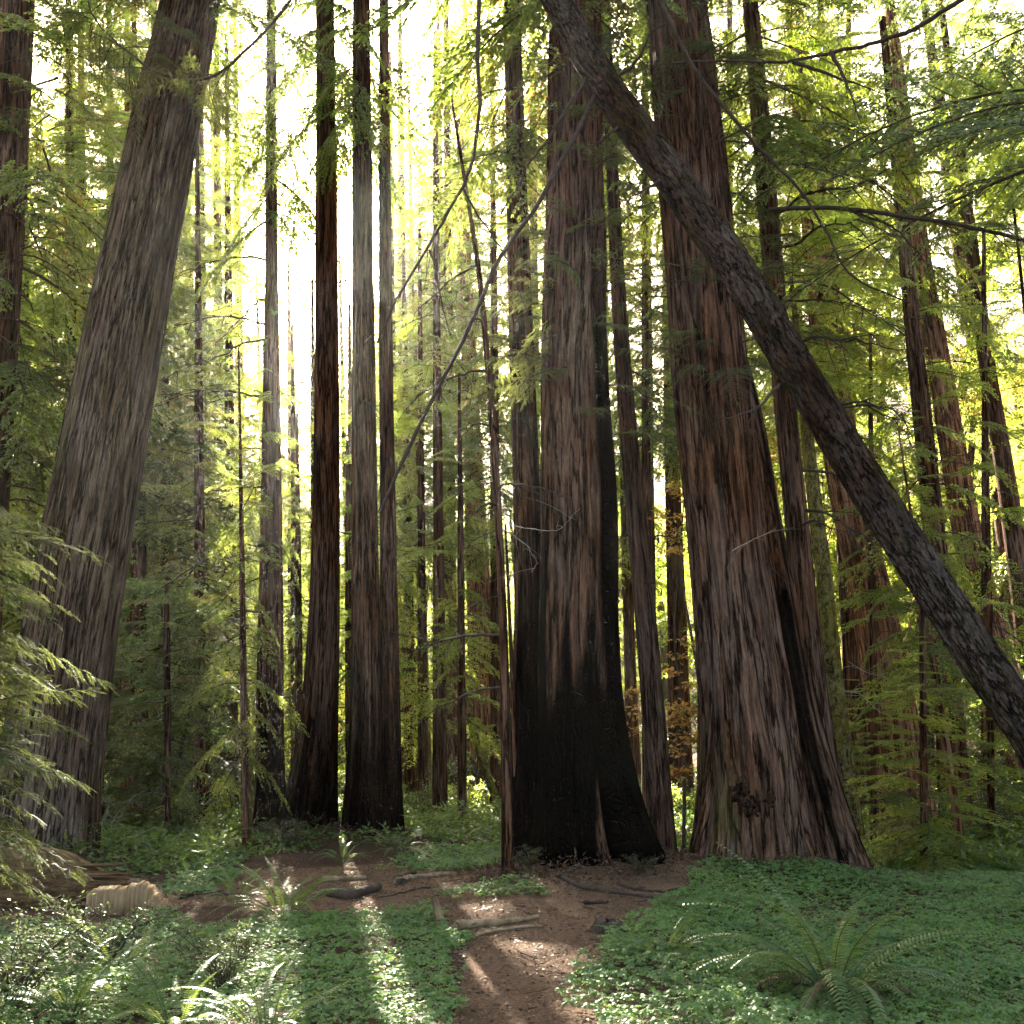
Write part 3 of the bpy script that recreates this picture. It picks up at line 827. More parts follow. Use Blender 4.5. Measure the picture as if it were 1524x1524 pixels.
redwood('behind', 'dark redwood trunk standing close behind the fire-blackened tree on its left', top=30, seed=9, n=72, seg=.2, furrow=.018, lobes=.4,
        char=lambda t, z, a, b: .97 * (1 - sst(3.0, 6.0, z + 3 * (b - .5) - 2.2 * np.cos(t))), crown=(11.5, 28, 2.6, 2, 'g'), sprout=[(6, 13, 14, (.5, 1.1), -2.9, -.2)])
r_sl, b_sl, *_ = redwood('slim', 'spindly young redwood trunk with bleached twigs left of the fire-blackened tree', top=11.5, seed=10, n=20, furrow=.006, spacing=.06, lobes=.2, dead=(2.5, 9, 10, 1.2, 507), group='slim young redwoods')
redwood('post', 'slim dark redwood curving up between the two biggest redwoods', top=24, seed=12, n=48, furrow=.013, lobes=.4, dead=(3.5, 11, 10, 1.3, 505), crown=(10.5, 24, 2.0, 4, 'g'), sprout=[(6, 11, 10, (.5, 1.0), -2.9, -.2)])
r_g, b_g, Cg, Rg, sg_ = redwood('giant', 'giant ribbed redwood with a knobbly burl at its foot and a fused darker stem', top=30, seg=.14, n=190, seed=13, furrow=.055, spacing=.15, lobes=.7, flare_h=1.0,
        dead=(4, 12, 7, 1.1, 508, (-2.8, -.2)), crown=(15, 31, 3.0, 3, 'g'), sprout=[(7.0, 14, 40, (.5, 1.2), -2.9, .2)], groove=[(-.5, .08, .12, .5, 8), (-2.2, .05, .05, 0, 9)], bulge=(-1.66, 1.42, .17, .36, .42),
        moss=lambda t, z, a, b: .35 * (1 - sst(.8, 2.4, z)) * sst(.45, .7, a))
pth = px_path(TREES['giantb'][0], TREES['giantb'][1], None)
mb, *_ = make_trunk(pth, 110, .14, seed=14, furrow=.044, spacing=.14, lobes=.5,
                    char=lambda t, z, a, b: .9 * sst(.5, .62, b + .25 * (a - .5)), groove=[(-1.9, .16, .12, 0, 7), (-1.2, .1, .08, 0, 6)])
local(mb, b_g).build('trunk', M['redwood'], r_g, True)
# burl
bc = at(1120, 1183, 13.36)
u, v = np.meshgrid(np.linspace(0, 2 * pi, 56, endpoint=False), np.linspace(.02, pi - .02, 40))
rr = .22 + .26 * (fbm(u / (2 * pi) * 9, v * 3, 4, 4) - .5) + .07 * (vn(u / (2 * pi) * 22, v * 8, 5, 22) - .5)
X = np.stack([rr * np.sin(v) * np.cos(u) * 1.15, rr * np.sin(v) * np.sin(u) * .55, rr * np.cos(v) * 1.2], -1).reshape(-1, 3) + bc
i, j = np.meshgrid(np.arange(39), np.arange(56), indexing='ij')
mb = MB(); mb.add(X, np.stack([i * 56 + j, i * 56 + (j + 1) % 56, (i + 1) * 56 + (j + 1) % 56, (i + 1) * 56 + j], -1).reshape(-1, 4))
mb.A['bark_co'] = ('FLOAT_VECTOR', X * np.array([1, 1, 6])); mb.A['char'] = ('FLOAT', np.full(len(X), .5)); mb.A['moss'] = ('FLOAT', np.zeros(len(X)))
local(mb, b_g).build('burl', M['redwood'], r_g, True)
redwood('rear', 'tall dark redwood rising just behind the giant burl tree on its right', top=28, seed=15, n=64, furrow=.016, lobes=.4, dead=(4.5, 12, 12, 2.2, 506, (-1.3, .9)), crown=(11, 27, 3.0, 0, 'y'), sprout=[(8, 13, 14, (.6, 1.2), -2.8, .2)])

# ------------------------------------------------------------------ leaning dead trunk with its branches
LP = [(1800, 1493, 86, 10.0), (1529, 1085, 66, 10.6), (1478, 1008, 63, 10.75), (1314, 760, 58, 11.2), (1155, 500, 53, 11.6), (1098, 400, 53, 11.8), (1025, 300, 52, 11.95), (953, 200, 50, 12.1), (885, 110, 48, 12.3), (845, 30, 45, 12.5), (770, -120, 40, 12.7), (690, -300, 34, 13.0)]
rows = []
for x, y, w, Y in LP:
    p = at(x, y, Y); rows.append([*p, w / 2 / FPX * fwd(p)])
mb, C, R, s = make_trunk(rows, 72, .10, .018, .10, 0, 20, scaly=True, moss=lambda t, z, a, b: .15 * sst(.45, .7, a))
b0 = np.array(rows[0][:3]); b0[2] = gz(b0[0], b0[1])
ext = [[*(np.array(rows[0][:3]) + (np.array(rows[0][:3]) - np.array(rows[1][:3])) * .0), rows[0][3]]]
lean_root = thing('leaning_trunk', b0, 'dark leaning trunk crossing the picture diagonally from upper middle to right edge', 'tree')
local(mb, b0).build('trunk', M['log'], lean_root, True)
def px_branch(root, base, pts, r0, r1, name='branch', mat='twig', k=6, n=26, wig=.03, seed=0):
    rs = np.random.RandomState(seed)
    P = smooth_path([at(*p) for p in pts], n)
    P += np.cumsum(rs.randn(n, 3), 0) * wig * .3
    t = np.linspace(0, 1, n)
    mb = MB(); mb.add(*tube_arr(P, r0 + (r1 - r0) * t, k))
    for q in range(n // 4):                                     # twiglets
        i = rs.randint(n // 4, n - 2); d = (P[i + 1] - P[i]); d /= np.linalg.norm(d)
        e = d * .5 + rs.randn(3) * np.array([.7, .3, .5]); ln = .15 + .5 * rs.rand()
        q3 = P[i] + np.outer(np.linspace(0, 1, 5) ** 1.1, e * ln) + np.outer(np.linspace(0, 1, 5) ** 2, [0, 0, -.3 * ln])
        mb.add(*tube_arr(q3, np.linspace(.35, .12, 5) * (r0 * .5 + .004), 3))
    return local(mb, base).build(name, M[mat], root, True)
px_branch(lean_root, b0, [(885, 140, 12.2), (800, 300, 11.9), (745, 370, 11.7), (690, 510, 11.5), (640, 600, 11.4), (585, 720, 11.3), (568, 765, 11.3)], .034, .020, seed=1)
px_branch(lean_root, b0, [(872, 115, 12.2), (812, 215, 12.0), (795, 235, 12.0), (770, 285, 11.9), (748, 320, 11.9)], .026, .010, seed=2)
px_branch(lean_root, b0, [(915, 120, 12.2), (945, 95, 11.8), (970, 50, 11.4), (1010, 25, 11.0)], .026, .010, seed=3)
px_branch(lean_root, b0, [(1160, 570, 11.4), (1130, 600, 11.2), (1095, 620, 11.0), (1060, 615, 10.9)], .022, .006, seed=4)
px_branch(lean_root, b0, [(925, 190, 12.1), (895, 212, 12.0), (870, 225, 11.9)], .02, .008, seed=5)
px_branch(lean_root, b0, [(985, 270, 11.9), (955, 290, 11.8), (930, 305, 11.6)], .02, .007, seed=6)

# bare drooping boughs that hang in from trees above the frame
def bough(pts, r0, r1, label, subs=(), seed=0, leaf=0, lsc=(.5, 1.0), group='bare boughs hanging in from above'):
    b = at(*pts[0])
    o = thing('hanging_bough', b, label, 'branch', group)
    px_branch(o, b, pts, r0, r1, 'stem', seed=seed, n=36)
    for k, sp in enumerate(subs):
        px_branch(o, b, sp, r1 * 1.1, .004, 'branch', seed=seed + 10 + k, n=18, k=4)
    if leaf:
        rs = np.random.RandomState(seed + 3); Lf, W = MB(), MB()
        P = smooth_path([at(*p) for p in pts], 60)
        for q in range(leaf):
            i = rs.randint(12, 59); V, F, T, w = BR_NEAR[rs.randint(4)]
            d = P[min(59, i + 1)] - P[i - 1]
            az = math.atan2(d[1], d[0]) + rs.choice([-1, 1]) * radians(30 + 50 * rs.rand()); sc = lsc[0] + (lsc[1] - lsc[0]) * rs.rand()
            f = lambda X: rot_z(rot_y(rot_x(X * sc, rs2), radians(-20)), az) + P[i]
            rs2 = rs.randn() * .4
            Lf.add(f(V), F, np.clip(T * .6 + .4 * rs.rand(), 0, 1)); a, c, _ = w.arrays(); W.add(f(a), c)
        local(Lf, b).build('sprays', M['near'], o); local(W, b).build('twigs', M['limb'], o)
    return o
bough([(722, -160, 11), (716, 0, 11), (712, 60, 11), (719, 140, 11), (714, 205, 11), (690, 275, 11), (640, 370, 11), (598, 440, 11), (568, 510, 11)], .034, .012,
      'long bare curved bough hanging left of the dark trunk in the upper middle', [[(688, 278, 11), (720, 325, 11), (760, 385, 11.1), (790, 470, 11.2)], [(638, 372, 11), (650, 430, 11), (672, 500, 11)]], 31)
bough([(940, -120, 10.5), (990, 10, 10.6), (1030, 95, 10.8), (1090, 165, 11), (1150, 235, 11.2), (1200, 290, 11.4), (1240, 360, 11.5), (1262, 410, 11.6), (1350, 445, 11.7)], .034, .010,
      'long dark bough sweeping down right across the tall redwood behind the leaning trunk', [[(1240, 340, 11.4), (1300, 365, 11.5), (1350, 420, 11.6)], [(1190, 245, 11.3), (1260, 270, 11.3), (1340, 310, 11.4)]], 41)
bough([(1000, 95, 11.5), (1080, 90, 11.4), (1180, 92, 11.2), (1270, 72, 10.9), (1350, 50, 10.6), (1440, -10, 10.3)], .012, .030,
      'thin dark bough running level across the bright leaves at upper right', [[(1180, 92, 11.2), (1250, 120, 11.1), (1320, 140, 11)], [(1235, 78, 11), (1262, 130, 11), (1275, 190, 11)]], 51)
bough([(1145, 312, 13.5), (1250, 310, 13), (1320, 318, 12.6), (1420, 328, 12.2), (1520, 350, 12), (1640, 390, 11.8)], .034, .022,
      'straight level dark branch pointing right from the tall redwood behind the giant', [[(1250, 310, 13), (1330, 340, 12.8), (1380, 400, 12.6)]], 61, 10, (.5, .9))
bough([(110, -60, 13), (130, 30, 13), (160, 60, 13), (230, 110, 12.8), (300, 130, 12.6), (370, 80, 12.4), (430, 10, 12.2), (470, -60, 12)][::-1], .026, .010,
      'bare bough with small leaves sagging across the top of the leaning grey redwood', [[(300, 130, 12.6), (270, 140, 12.6), (225, 150, 12.7)]], 71, 16, (.5, .9))

# ------------------------------------------------------------------ trees behind: own trunk each, crowns share a few meshes
rsB = np.random.RandomState(21)
CLT = [crown_mesh('crown', 22, 4.0, 78, rsB, BR_MID, M['rw'], 'cone', bare=34, thin=.8) for _ in range(2)]
CT = [crown_mesh('crown', 22, 4.0, 135, rsB, BR_MID, M['rw'], 'cone', bare=40) for _ in range(3)]
VAR = [0]
def add_crown(root, z0, H, R, tint, off=(0, 0)):
    VAR[0] += 1
    if tint == 'l' and H > 16: (me, wd), h0, r0 = CLT[VAR[0] % 2], 22, 4.0
    elif tint == 'l': (me, wd), h0, r0 = CL[VAR[0] % 2], 12, 3.2
    elif H > 16: (me, wd), h0, r0 = CT[VAR[0] % len(CT)], 22, 4.0
    else: (me, wd), h0, r0 = CR[VAR[0] % len(CR)], 12, 3.2
    for nm, m_ in (('crown', me), ('limbs', wd)):
        o = link(nm, m_, root); o.color = HUE[tint]; o.location = (off[0], off[1], z0); o.scale = (R / r0, R / r0, H / h0); o.rotation_euler = (0, 0, VAR[0] * 1.7)

def back_tree(pts, Y, mat, label, crown=None, name='redwood_tree', top=None, n=30, group='slimmer trees behind the big redwoods', moss=None, spacing=.12):
    VAR[0] += 1
    path = px_path(pts, Y, top, .35)
    mb, C, R, s = make_trunk(path, n, .35, .012 * min(1, pts[0][2] / 40) + .003, spacing, .3, 200 + VAR[0], moss=moss)
    base = np.array([path[0][0], path[0][1], path[0][2] + .3])
    root = thing(name, base, label, 'tree', group)
    local(mb, base).build('trunk', M[mat], root, True)
    if crown:
        z0, H, Rc, ti = crown
        zc = base[2] + z0 + H * .3
        off = [np.interp(zc, C[:, 2], C[:, i]) - base[i] for i in range(2)]
        add_crown(root, z0, H, Rc, ti, off)
    return root
mossf = lambda t, z, a, b: .7 * sst(.35, .6, a)
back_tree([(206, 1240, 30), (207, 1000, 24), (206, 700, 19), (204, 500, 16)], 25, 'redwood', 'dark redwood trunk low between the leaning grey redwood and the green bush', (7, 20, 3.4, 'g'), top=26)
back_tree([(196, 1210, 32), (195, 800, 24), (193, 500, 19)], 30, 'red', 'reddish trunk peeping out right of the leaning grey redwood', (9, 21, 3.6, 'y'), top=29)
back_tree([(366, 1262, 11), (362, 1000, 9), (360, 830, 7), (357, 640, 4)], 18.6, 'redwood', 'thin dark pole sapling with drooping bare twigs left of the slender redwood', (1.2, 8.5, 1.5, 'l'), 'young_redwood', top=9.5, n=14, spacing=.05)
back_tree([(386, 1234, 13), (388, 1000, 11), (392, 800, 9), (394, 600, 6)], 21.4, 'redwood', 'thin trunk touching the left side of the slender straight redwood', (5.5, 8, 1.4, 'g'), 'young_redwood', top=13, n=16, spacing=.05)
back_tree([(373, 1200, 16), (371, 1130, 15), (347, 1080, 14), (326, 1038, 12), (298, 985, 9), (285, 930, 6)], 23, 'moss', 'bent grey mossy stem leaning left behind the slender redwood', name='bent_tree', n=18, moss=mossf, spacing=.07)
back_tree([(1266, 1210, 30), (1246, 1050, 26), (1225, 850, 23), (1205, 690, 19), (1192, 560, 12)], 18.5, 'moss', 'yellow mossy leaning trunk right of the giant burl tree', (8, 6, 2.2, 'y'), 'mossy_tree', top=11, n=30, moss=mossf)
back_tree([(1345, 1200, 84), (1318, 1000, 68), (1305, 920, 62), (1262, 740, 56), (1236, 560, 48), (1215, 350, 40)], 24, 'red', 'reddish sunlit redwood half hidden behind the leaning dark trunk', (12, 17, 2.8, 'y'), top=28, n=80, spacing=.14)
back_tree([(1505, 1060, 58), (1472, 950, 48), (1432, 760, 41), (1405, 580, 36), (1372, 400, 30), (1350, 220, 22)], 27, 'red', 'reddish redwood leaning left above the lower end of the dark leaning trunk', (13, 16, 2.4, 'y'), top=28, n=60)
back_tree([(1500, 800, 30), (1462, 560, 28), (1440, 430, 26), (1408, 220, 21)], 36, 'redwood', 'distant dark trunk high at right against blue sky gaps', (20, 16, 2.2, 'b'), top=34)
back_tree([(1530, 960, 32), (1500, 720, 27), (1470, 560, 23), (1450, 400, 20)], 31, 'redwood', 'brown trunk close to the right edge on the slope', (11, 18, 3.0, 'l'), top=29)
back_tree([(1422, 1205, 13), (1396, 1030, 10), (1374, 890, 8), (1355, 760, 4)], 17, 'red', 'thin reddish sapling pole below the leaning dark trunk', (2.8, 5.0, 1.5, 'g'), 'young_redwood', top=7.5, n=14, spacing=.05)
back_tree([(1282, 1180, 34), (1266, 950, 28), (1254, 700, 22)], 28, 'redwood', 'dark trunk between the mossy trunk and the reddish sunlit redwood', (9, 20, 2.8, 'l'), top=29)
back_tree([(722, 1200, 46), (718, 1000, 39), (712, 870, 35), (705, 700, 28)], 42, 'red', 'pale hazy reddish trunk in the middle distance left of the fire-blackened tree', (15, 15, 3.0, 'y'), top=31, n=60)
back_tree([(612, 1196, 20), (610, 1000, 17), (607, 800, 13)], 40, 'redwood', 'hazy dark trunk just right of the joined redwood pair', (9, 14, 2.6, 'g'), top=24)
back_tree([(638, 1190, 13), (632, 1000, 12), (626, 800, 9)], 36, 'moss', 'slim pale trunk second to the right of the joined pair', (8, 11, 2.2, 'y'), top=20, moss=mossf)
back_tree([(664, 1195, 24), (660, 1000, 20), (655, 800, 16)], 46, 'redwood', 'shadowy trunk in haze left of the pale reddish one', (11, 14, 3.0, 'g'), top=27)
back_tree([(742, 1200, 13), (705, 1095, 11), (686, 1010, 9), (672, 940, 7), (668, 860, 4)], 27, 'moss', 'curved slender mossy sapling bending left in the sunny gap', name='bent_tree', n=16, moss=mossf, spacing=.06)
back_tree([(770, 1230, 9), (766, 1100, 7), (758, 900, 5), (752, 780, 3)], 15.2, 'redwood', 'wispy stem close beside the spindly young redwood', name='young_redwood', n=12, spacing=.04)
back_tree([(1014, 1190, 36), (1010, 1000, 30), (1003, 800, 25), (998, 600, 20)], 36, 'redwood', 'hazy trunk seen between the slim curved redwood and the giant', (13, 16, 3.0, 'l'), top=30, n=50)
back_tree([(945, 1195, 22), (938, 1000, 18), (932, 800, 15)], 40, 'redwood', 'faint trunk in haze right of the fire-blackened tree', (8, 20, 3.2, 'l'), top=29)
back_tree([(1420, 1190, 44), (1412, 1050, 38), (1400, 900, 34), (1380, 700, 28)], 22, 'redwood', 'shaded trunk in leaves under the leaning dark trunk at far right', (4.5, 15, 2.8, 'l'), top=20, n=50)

def px_z(y, Y):
    return at(CX, y, Y)[2]
FILL = [   # px x, depth, crown start (m), top as photo row, reach, tint, label
    (40, 27, 1.0, -160, 4.0, 'y', 'full yellow-green redwood behind the trunk at the left edge'),
    (128, 34, 2.0, -120, 4.8, 'y', 'yellow-green lit redwood crown left of the leaning grey redwood'),
    (250, 30, 1.5, 250, 4.0, 'b', 'bluish-green young redwood right of the leaning grey trunk, its tips drooping'),
    (300, 24.5, 2.5, 180, 2.7, 'l', 'thin olive green redwood between the leaning redwood and the row of straight trunks'),
    (330, 40, 2.0, -60, 3.4, 'l', 'tall thin redwood crown left of the sky gap'),
    (440, 30, 1.5, 470, 3.2, 'l', 'sunny short redwood behind the slender straight redwoods'),
    (525, 29, 1.5, 440, 3.4, 'l', 'glowing redwood crown between the flared redwood and the joined pair'),
    (630, 33, 3.0, 330, 3.4, 'l', 'feathery young redwood right of the joined pair with sunlit edges'),
    (655, 47, 17.0, 40, 4.2, 'l', 'tall pale redwood crown behind the long bare bough'),
    (740, 36, 9.0, 60, 3.2, 'g', 'green redwood crown just left of the dark upper trunk'),
    (905, 42, 11.0, 60, 3.4, 'y', 'bright yellow-green crown between the fire-blackened tree and the giant'),
    (965, 27, 10.0, 120, 2.4, 'g', 'shaded redwood crown behind the slim curved redwood'),
    (1085, 40, 9.0, -140, 4.4, 'y', 'golden green crown glowing right of the giant, upper right'),
    (1190, 33, 4.0, -160, 4.2, 'y', 'brightest yellow-green crown behind the level bough at upper right'),
    (1290, 44, 8.0, 60, 4.4, 'l', 'broad light green crown under the upper right sky gaps'),
    (1300, 23, 4.5, 480, 2.2, 'l', 'thin green redwood above the reddish sunlit trunk'),
    (1385, 30, 2.0, 420, 3.2, 'l', 'light green young redwood behind the leaning dark trunk at right'),
    (1470, 24, 1.5, 330, 3.0, 'l', 'loose green redwood on the right slope below the dark boughs'),
    (1540, 33, 5.0, -60, 4.2, 'l', 'tall green redwood cut by the right edge of the picture'),
    (-60, 31, 8.0, -200, 4.4, 'y', 'lit redwood crown peeking in beyond the left edge trunk'),
    (110, 27, 5.0, -150, 3.6, 'y', 'bright crown filling the gap between the left edge trunk and the leaning grey redwood'),
    (172, 38, 7.0, -120, 4.2, 'y', 'lit yellow crown directly behind the leaning grey redwood'),
    (238, 34, 11.0, -100, 3.4, 'y', 'sunny upper crown just right of the leaning grey redwood top'),
    (305, 39, 9.0, -100, 3.2, 'y', 'upper crown bordering the left side of the white sky gap'),
    (588, 41, 3.0, 70, 2.6, 'l', 'lacy backlit crown between the joined pair and the long bare bough'),
    (470, 34, 2.0, 400, 2.6, 'l', 'lacy low crown right under the sun glare'),
    (560, 25, 4.0, 420, 2.0, 'l', 'wispy small crown over the joined pair foot'),
    (604, 50, 15.0, -60, 3.0, 'l', 'thin tall crown rising right of the joined pair against white sky'),
    (548, 47, 4.0, 215, 2.8, 'l', 'thin crown between the two stems of the joined pair'),
    (362, 45, 4.0, -40, 2.8, 'l', 'thin tall crown at the left rim of the white sky gap'),
    (436, 46, 3.0, 380, 2.8, 'l', 'thin crown between the slender redwood and the flared redwood'),
    (446, 25, 2.0, 600, 1.9, 'l', 'small airy redwood low between the slender redwood and the flared redwood'),
    (520, 27, 2.0, 640, 1.5, 'l', 'small airy redwood low between the flared redwood and the joined pair'),
    (688, 25, 2.5, 540, 2.0, 'l', 'small airy redwood left of the spindly trunk'),
    (622, 58, 20.0, 130, 3.4, 'y', 'dense hazy crown closing the sky right of the joined pair'),
    (664, 56, 21.0, -40, 3.8, 'y', 'dense hazy crown under the long bare curved bough'),
    (706, 60, 22.0, -100, 4.0, 'y', 'dense pale crown left of the dark upper trunk, far back'),
    (300, 55, 12.0, -80, 3.6, 'y', 'dense hazy crown left of the white sky gap'),
    (342, 59, 14.0, 30, 3.2, 'y', 'dense hazy crown at the very edge of the white sky gap'),
    (800, 50, 14.0, -160, 4.2, 'y', 'dense crown behind the top of the fire-blackened tree'),
    (520, 63, 18.0, 345, 3.2, 'y', 'far hazy crown under the sun glare between the flared redwood and the joined pair'),
    (585, 61, 18.0, 215, 3.2, 'y', 'far hazy crown filling the lower right of the white sky gap'),
    (398, 62, 13.0, 400, 3.0, 'y', 'far hazy crown at the lower left of the white sky gap'),
    (450, 66, 12.0, 500, 3.4, 'y', 'far hazy crown straight below the sun glare'),
    (672, 45, 17.0, -120, 3.0, 'y', 'bright high crown left of the long bare curved bough top'),
    (255, 50, 13.0, -140, 4.0, 'y', 'bright high crown far behind the bare bough at upper left'),
    (18, 47, 20.0, -160, 4.4, 'y', 'dense far crown behind the top of the left edge trunk'),
    (150, 54, 20.0, -180, 4.6, 'y', 'dense far crown in the upper left behind the leaning grey redwood'),
    (90, 60, 18.0, -40, 4.4, 'y', 'dense far crown low between the left edge trunk and the leaning grey redwood'),
    (1370, 47, 20.0, -120, 4.2, 'y', 'dense far crown in the upper right between the dark boughs'),
    (1475, 50, 20.0, -160, 4.6, 'y', 'dense far crown in the upper right corner behind the boughs'),
    (1540, 56, 16.0, 150, 4.6, 'y', 'dense far crown at the right edge behind the straight level branch'),
    (345, 31, 4.0, 40, 3.0, 'l', 'airy sunlit crown left of the slender straight redwood'),
    (655, 29, 12.0, 60, 2.8, 'l', 'airy drooping crown right of the joined pair, high up'),
    (968, 33, 12.0, -140, 3.4, 'l', 'lit feathery crown filling the strip beside the slim curved redwood'),
    (1255, 36, 14.0, -100, 3.6, 'y', 'glowing crown between the level bough and the straight level branch'),
    (1430, 38, 12.0, 210, 3.2, 'l', 'sunlit crown left of the trunk close to the right edge'),
    (1600, 40, 8.0, -100, 4.6, 'l', 'lit crown reaching in at the right edge'),
    (575, 52, 2.0, 600, 3.0, 'l', 'hazy bright crown low behind the joined pair'),
    (400, 50, 4.0, 500, 3.4, 'l', 'hazy bright crown low left of the sun glare'),
    (860, 34, 11.0, -120, 3.4, 'l', 'sunlit crown behind the fire-blackened tree, upper part'),
    (1050, 30, 12.0, -120, 3.0, 'g', 'green crown just left of the giant at the top'),
    (1375, 15.5, .3, 935, 1.5, 'y', 'small yellowish redwood sapling with layered twigs under the leaning dark trunk'),
    (1300, 19.5, .3, 1010, 1.3, 'y', 'small dusty green redwood sapling beside the mossy trunk'),
    (1475, 17.5, .3, 960, 1.6, 'y', 'squat redwood sapling growing at right below the leaning dark trunk'),
    (150, 20, .4, 930, 1.8, 'g', 'young redwood sapling at the foot of the leaning grey redwood'),
    (250, 20.5, .4, 840, 1.7, 'g', 'leafy redwood sapling behind the fallen rotten log'),
    (310, 27, .4, 830, 2.2, 'b', 'bluish sapling left of the bent mossy stem'),
]
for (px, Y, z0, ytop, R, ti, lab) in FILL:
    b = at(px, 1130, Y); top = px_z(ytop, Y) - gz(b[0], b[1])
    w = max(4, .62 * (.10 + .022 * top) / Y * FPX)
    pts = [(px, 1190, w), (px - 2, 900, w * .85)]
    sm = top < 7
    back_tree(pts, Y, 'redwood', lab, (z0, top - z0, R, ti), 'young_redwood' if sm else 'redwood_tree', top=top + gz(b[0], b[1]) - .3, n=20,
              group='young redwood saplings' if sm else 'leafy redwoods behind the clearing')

# trees outside the frame whose boughs hang into it
b = at(1830, 1130, 12.5)
root = thing('redwood_tree', (b[0], b[1], gz(b[0], b[1])), 'dark leafy boughs drooping into the upper right corner', 'tree', 'trees beside the picture')
mb, *_ = make_trunk([[b[0], b[1], gz(b[0], b[1]) - .3, .45], [b[0], b[1], 8, .35], [b[0], b[1], 19, .12]], 40, .3, .014, .12, .3, 90)
local(mb, (b[0], b[1], gz(b[0], b[1]))).build('trunk', M['redwood'], root, True)
rs = np.random.RandomState(92); C_, W_ = MB(), MB()
for k in range(11):
    z = 9.6 + 7.5 * rs.rand(); az = pi + rs.uniform(-.9, .75); ln = 3.4 + 2.2 * rs.rand()
    V, F, T, w = BR_FINE[rs.randint(3)]; sc = ln / 3; ro = rs.randn() * .3; ti_ = radians(-4 + rs.randn() * 8)
    f = lambda X: rot_z(rot_y(rot_x(X * sc, ro), ti_), az) + np.array([0, 0, z])
    C_.add(f(V), F, np.clip(T * .5 + .5 * rs.rand(), 0, 1)); a, c, _ = w.arrays(); W_.add(f(a), c)
C_.build('crown', M['rwb'], root); W_.build('limbs', M['limb'], root)

# broad-leaved tree with yellow-green leaves at the right edge
def leaf_cloud(mbL, mbW, c, r, n, size, rs, stems=6, flat=.5):
    c = np.asarray(c, float)
    for k in range(stems):
        d = rs.randn(3); d /= np.linalg.norm(d); e = c + d * r * np.array([1, 1, flat]) * (.6 + .4 * rs.rand())
        q = np.stack([c + (e - c) * t + np.array([0, 0, -.15 * r * t * t]) for t in np.linspace(0, 1, 5)])
        mbW.add(*tube_arr(q, np.linspace(.008, .003, 5) * max(.6, r), 3))
        m = n // stems
        t = rs.rand(m) ** .7
        P = c + (e - c) * t[:, None] + rs.randn(m, 3) * r * .2 * np.array([1, 1, flat])
        D = rs.randn(m, 3) * np.array([1, 1, .5]) + np.array([0, 0, -.25]); N = np.array([0, 0, 1.]) + rs.randn(m, 3) * .6
        V, F = leaf_quads(P, D, N, size * (.6 + .7 * rs.rand(m)), size * .55 * (.7 + .5 * rs.rand(m)), .45)
        mbL.add(V, F, np.clip(rs.rand(m) * .6 + .4 * rs.rand(), 0, 1))

def broad_tree(base, stems, clouds, label, mat, name='maple_tree', size=.11, n=160, seed=0, cat='tree', group=None, bark='limb'):
    """stems: list of polylines (world) with radii; clouds: (centre, radius)"""
    rs = np.random.RandomState(seed); root = thing(name, base, label, cat, group)
    T = MB(); L_, W_ = MB(), MB()
    for P, r0, r1 in stems:
        Q = smooth_path(P, 18); T.add(*tube_arr(Q, np.linspace(r0, r1, 18), 8))
    for c, r in clouds:
        leaf_cloud(L_, W_, c, r, n, size, rs)
    local(T, base).build('trunk', M[bark], root, True); local(W_, base).build('twigs', M['limb'], root); local(L_, base).build('crown', M[mat], root)
    return root
def px_cloud(spec, rs, r=(.35, .7)):
    out = []
    for x0, y0, x1, y1, Y0, Y1, n in spec:
        for _ in range(n):
            out.append((at(rs.uniform(x0, x1), rs.uniform(y0, y1), rs.uniform(Y0, Y1)), rs.uniform(*r)))
    return out
rs = np.random.RandomState(60)
b = gp(1590, 1230); b = at(1600, 1180, 17); b[2] = gz(b[0], b[1])
broad_tree(b, [([b, b + [.2, 0, 4], at(1560, 300, 16.5)], .16, .04), ([b + [.1, 0, 4], at(1500, 230, 15.8)], .05, .02)], px_cloud([(1430, 90, 1600, 300, 14.5, 17, 26)], rs, (.4, .75)),
           'yellow-green broad-leaved boughs at the right edge under the dark boughs', 'rwy', 'maple_tree', .12, 200, 61, bark='moss')
b = at(1012, 1130, 17.5); b[2] = gz(b[0], b[1])
broad_tree(b, [([b, at(1020, 1050, 17.4), at(1000, 960, 17.3), at(1010, 850, 17.3)], .035, .01), ([at(1018, 1080, 17.4), at(1040, 1100, 17.2), at(1050, 1160, 17.1)], .012, .005)],
           px_cloud([(985, 930, 1045, 1080, 16.8, 18, 11), (1000, 1080, 1052, 1165, 16.8, 17.4, 6), (925, 1000, 985, 1130, 17.5, 18.4, 6)], rs, (.22, .4)),
           'slender maple with yellow and orange leaves between the slim redwood and the giant', 'gold', 'maple_tree', .10, 46, 62)
b = at(1050, 1130, 22); b[2] = gz(b[0], b[1])
broad_tree(b, [([b, at(1040, 1000, 22), at(1010, 850, 22), at(1020, 720, 22)], .05, .015)],
           px_cloud([(965, 720, 1040, 830, 21.5, 22.6, 12), (1120, 650, 1165, 760, 21.5, 22.6, 8)], rs, (.3, .55)),
           'maple sapling with orange flecked leaves glowing left of the giant', 'gold', 'maple_tree', .10, 60, 63)
b = at(250, 1130, 22); b[2] = gz(b[0], b[1])
broad_tree(b, [([b, at(246, 1000, 22), at(240, 900, 22)], .07, .02), ([b, at(290, 1020, 22), at(310, 930, 22)], .05, .02)],
           px_cloud([(170, 865, 330, 1010, 21, 23, 42), (180, 1010, 340, 1120, 21, 23, 26)], rs, (.35, .6)),
           'fresh green broad-leaved bush tree right of the leaning grey redwood', 'broad', 'hazel_tree', .10, 150, 64)

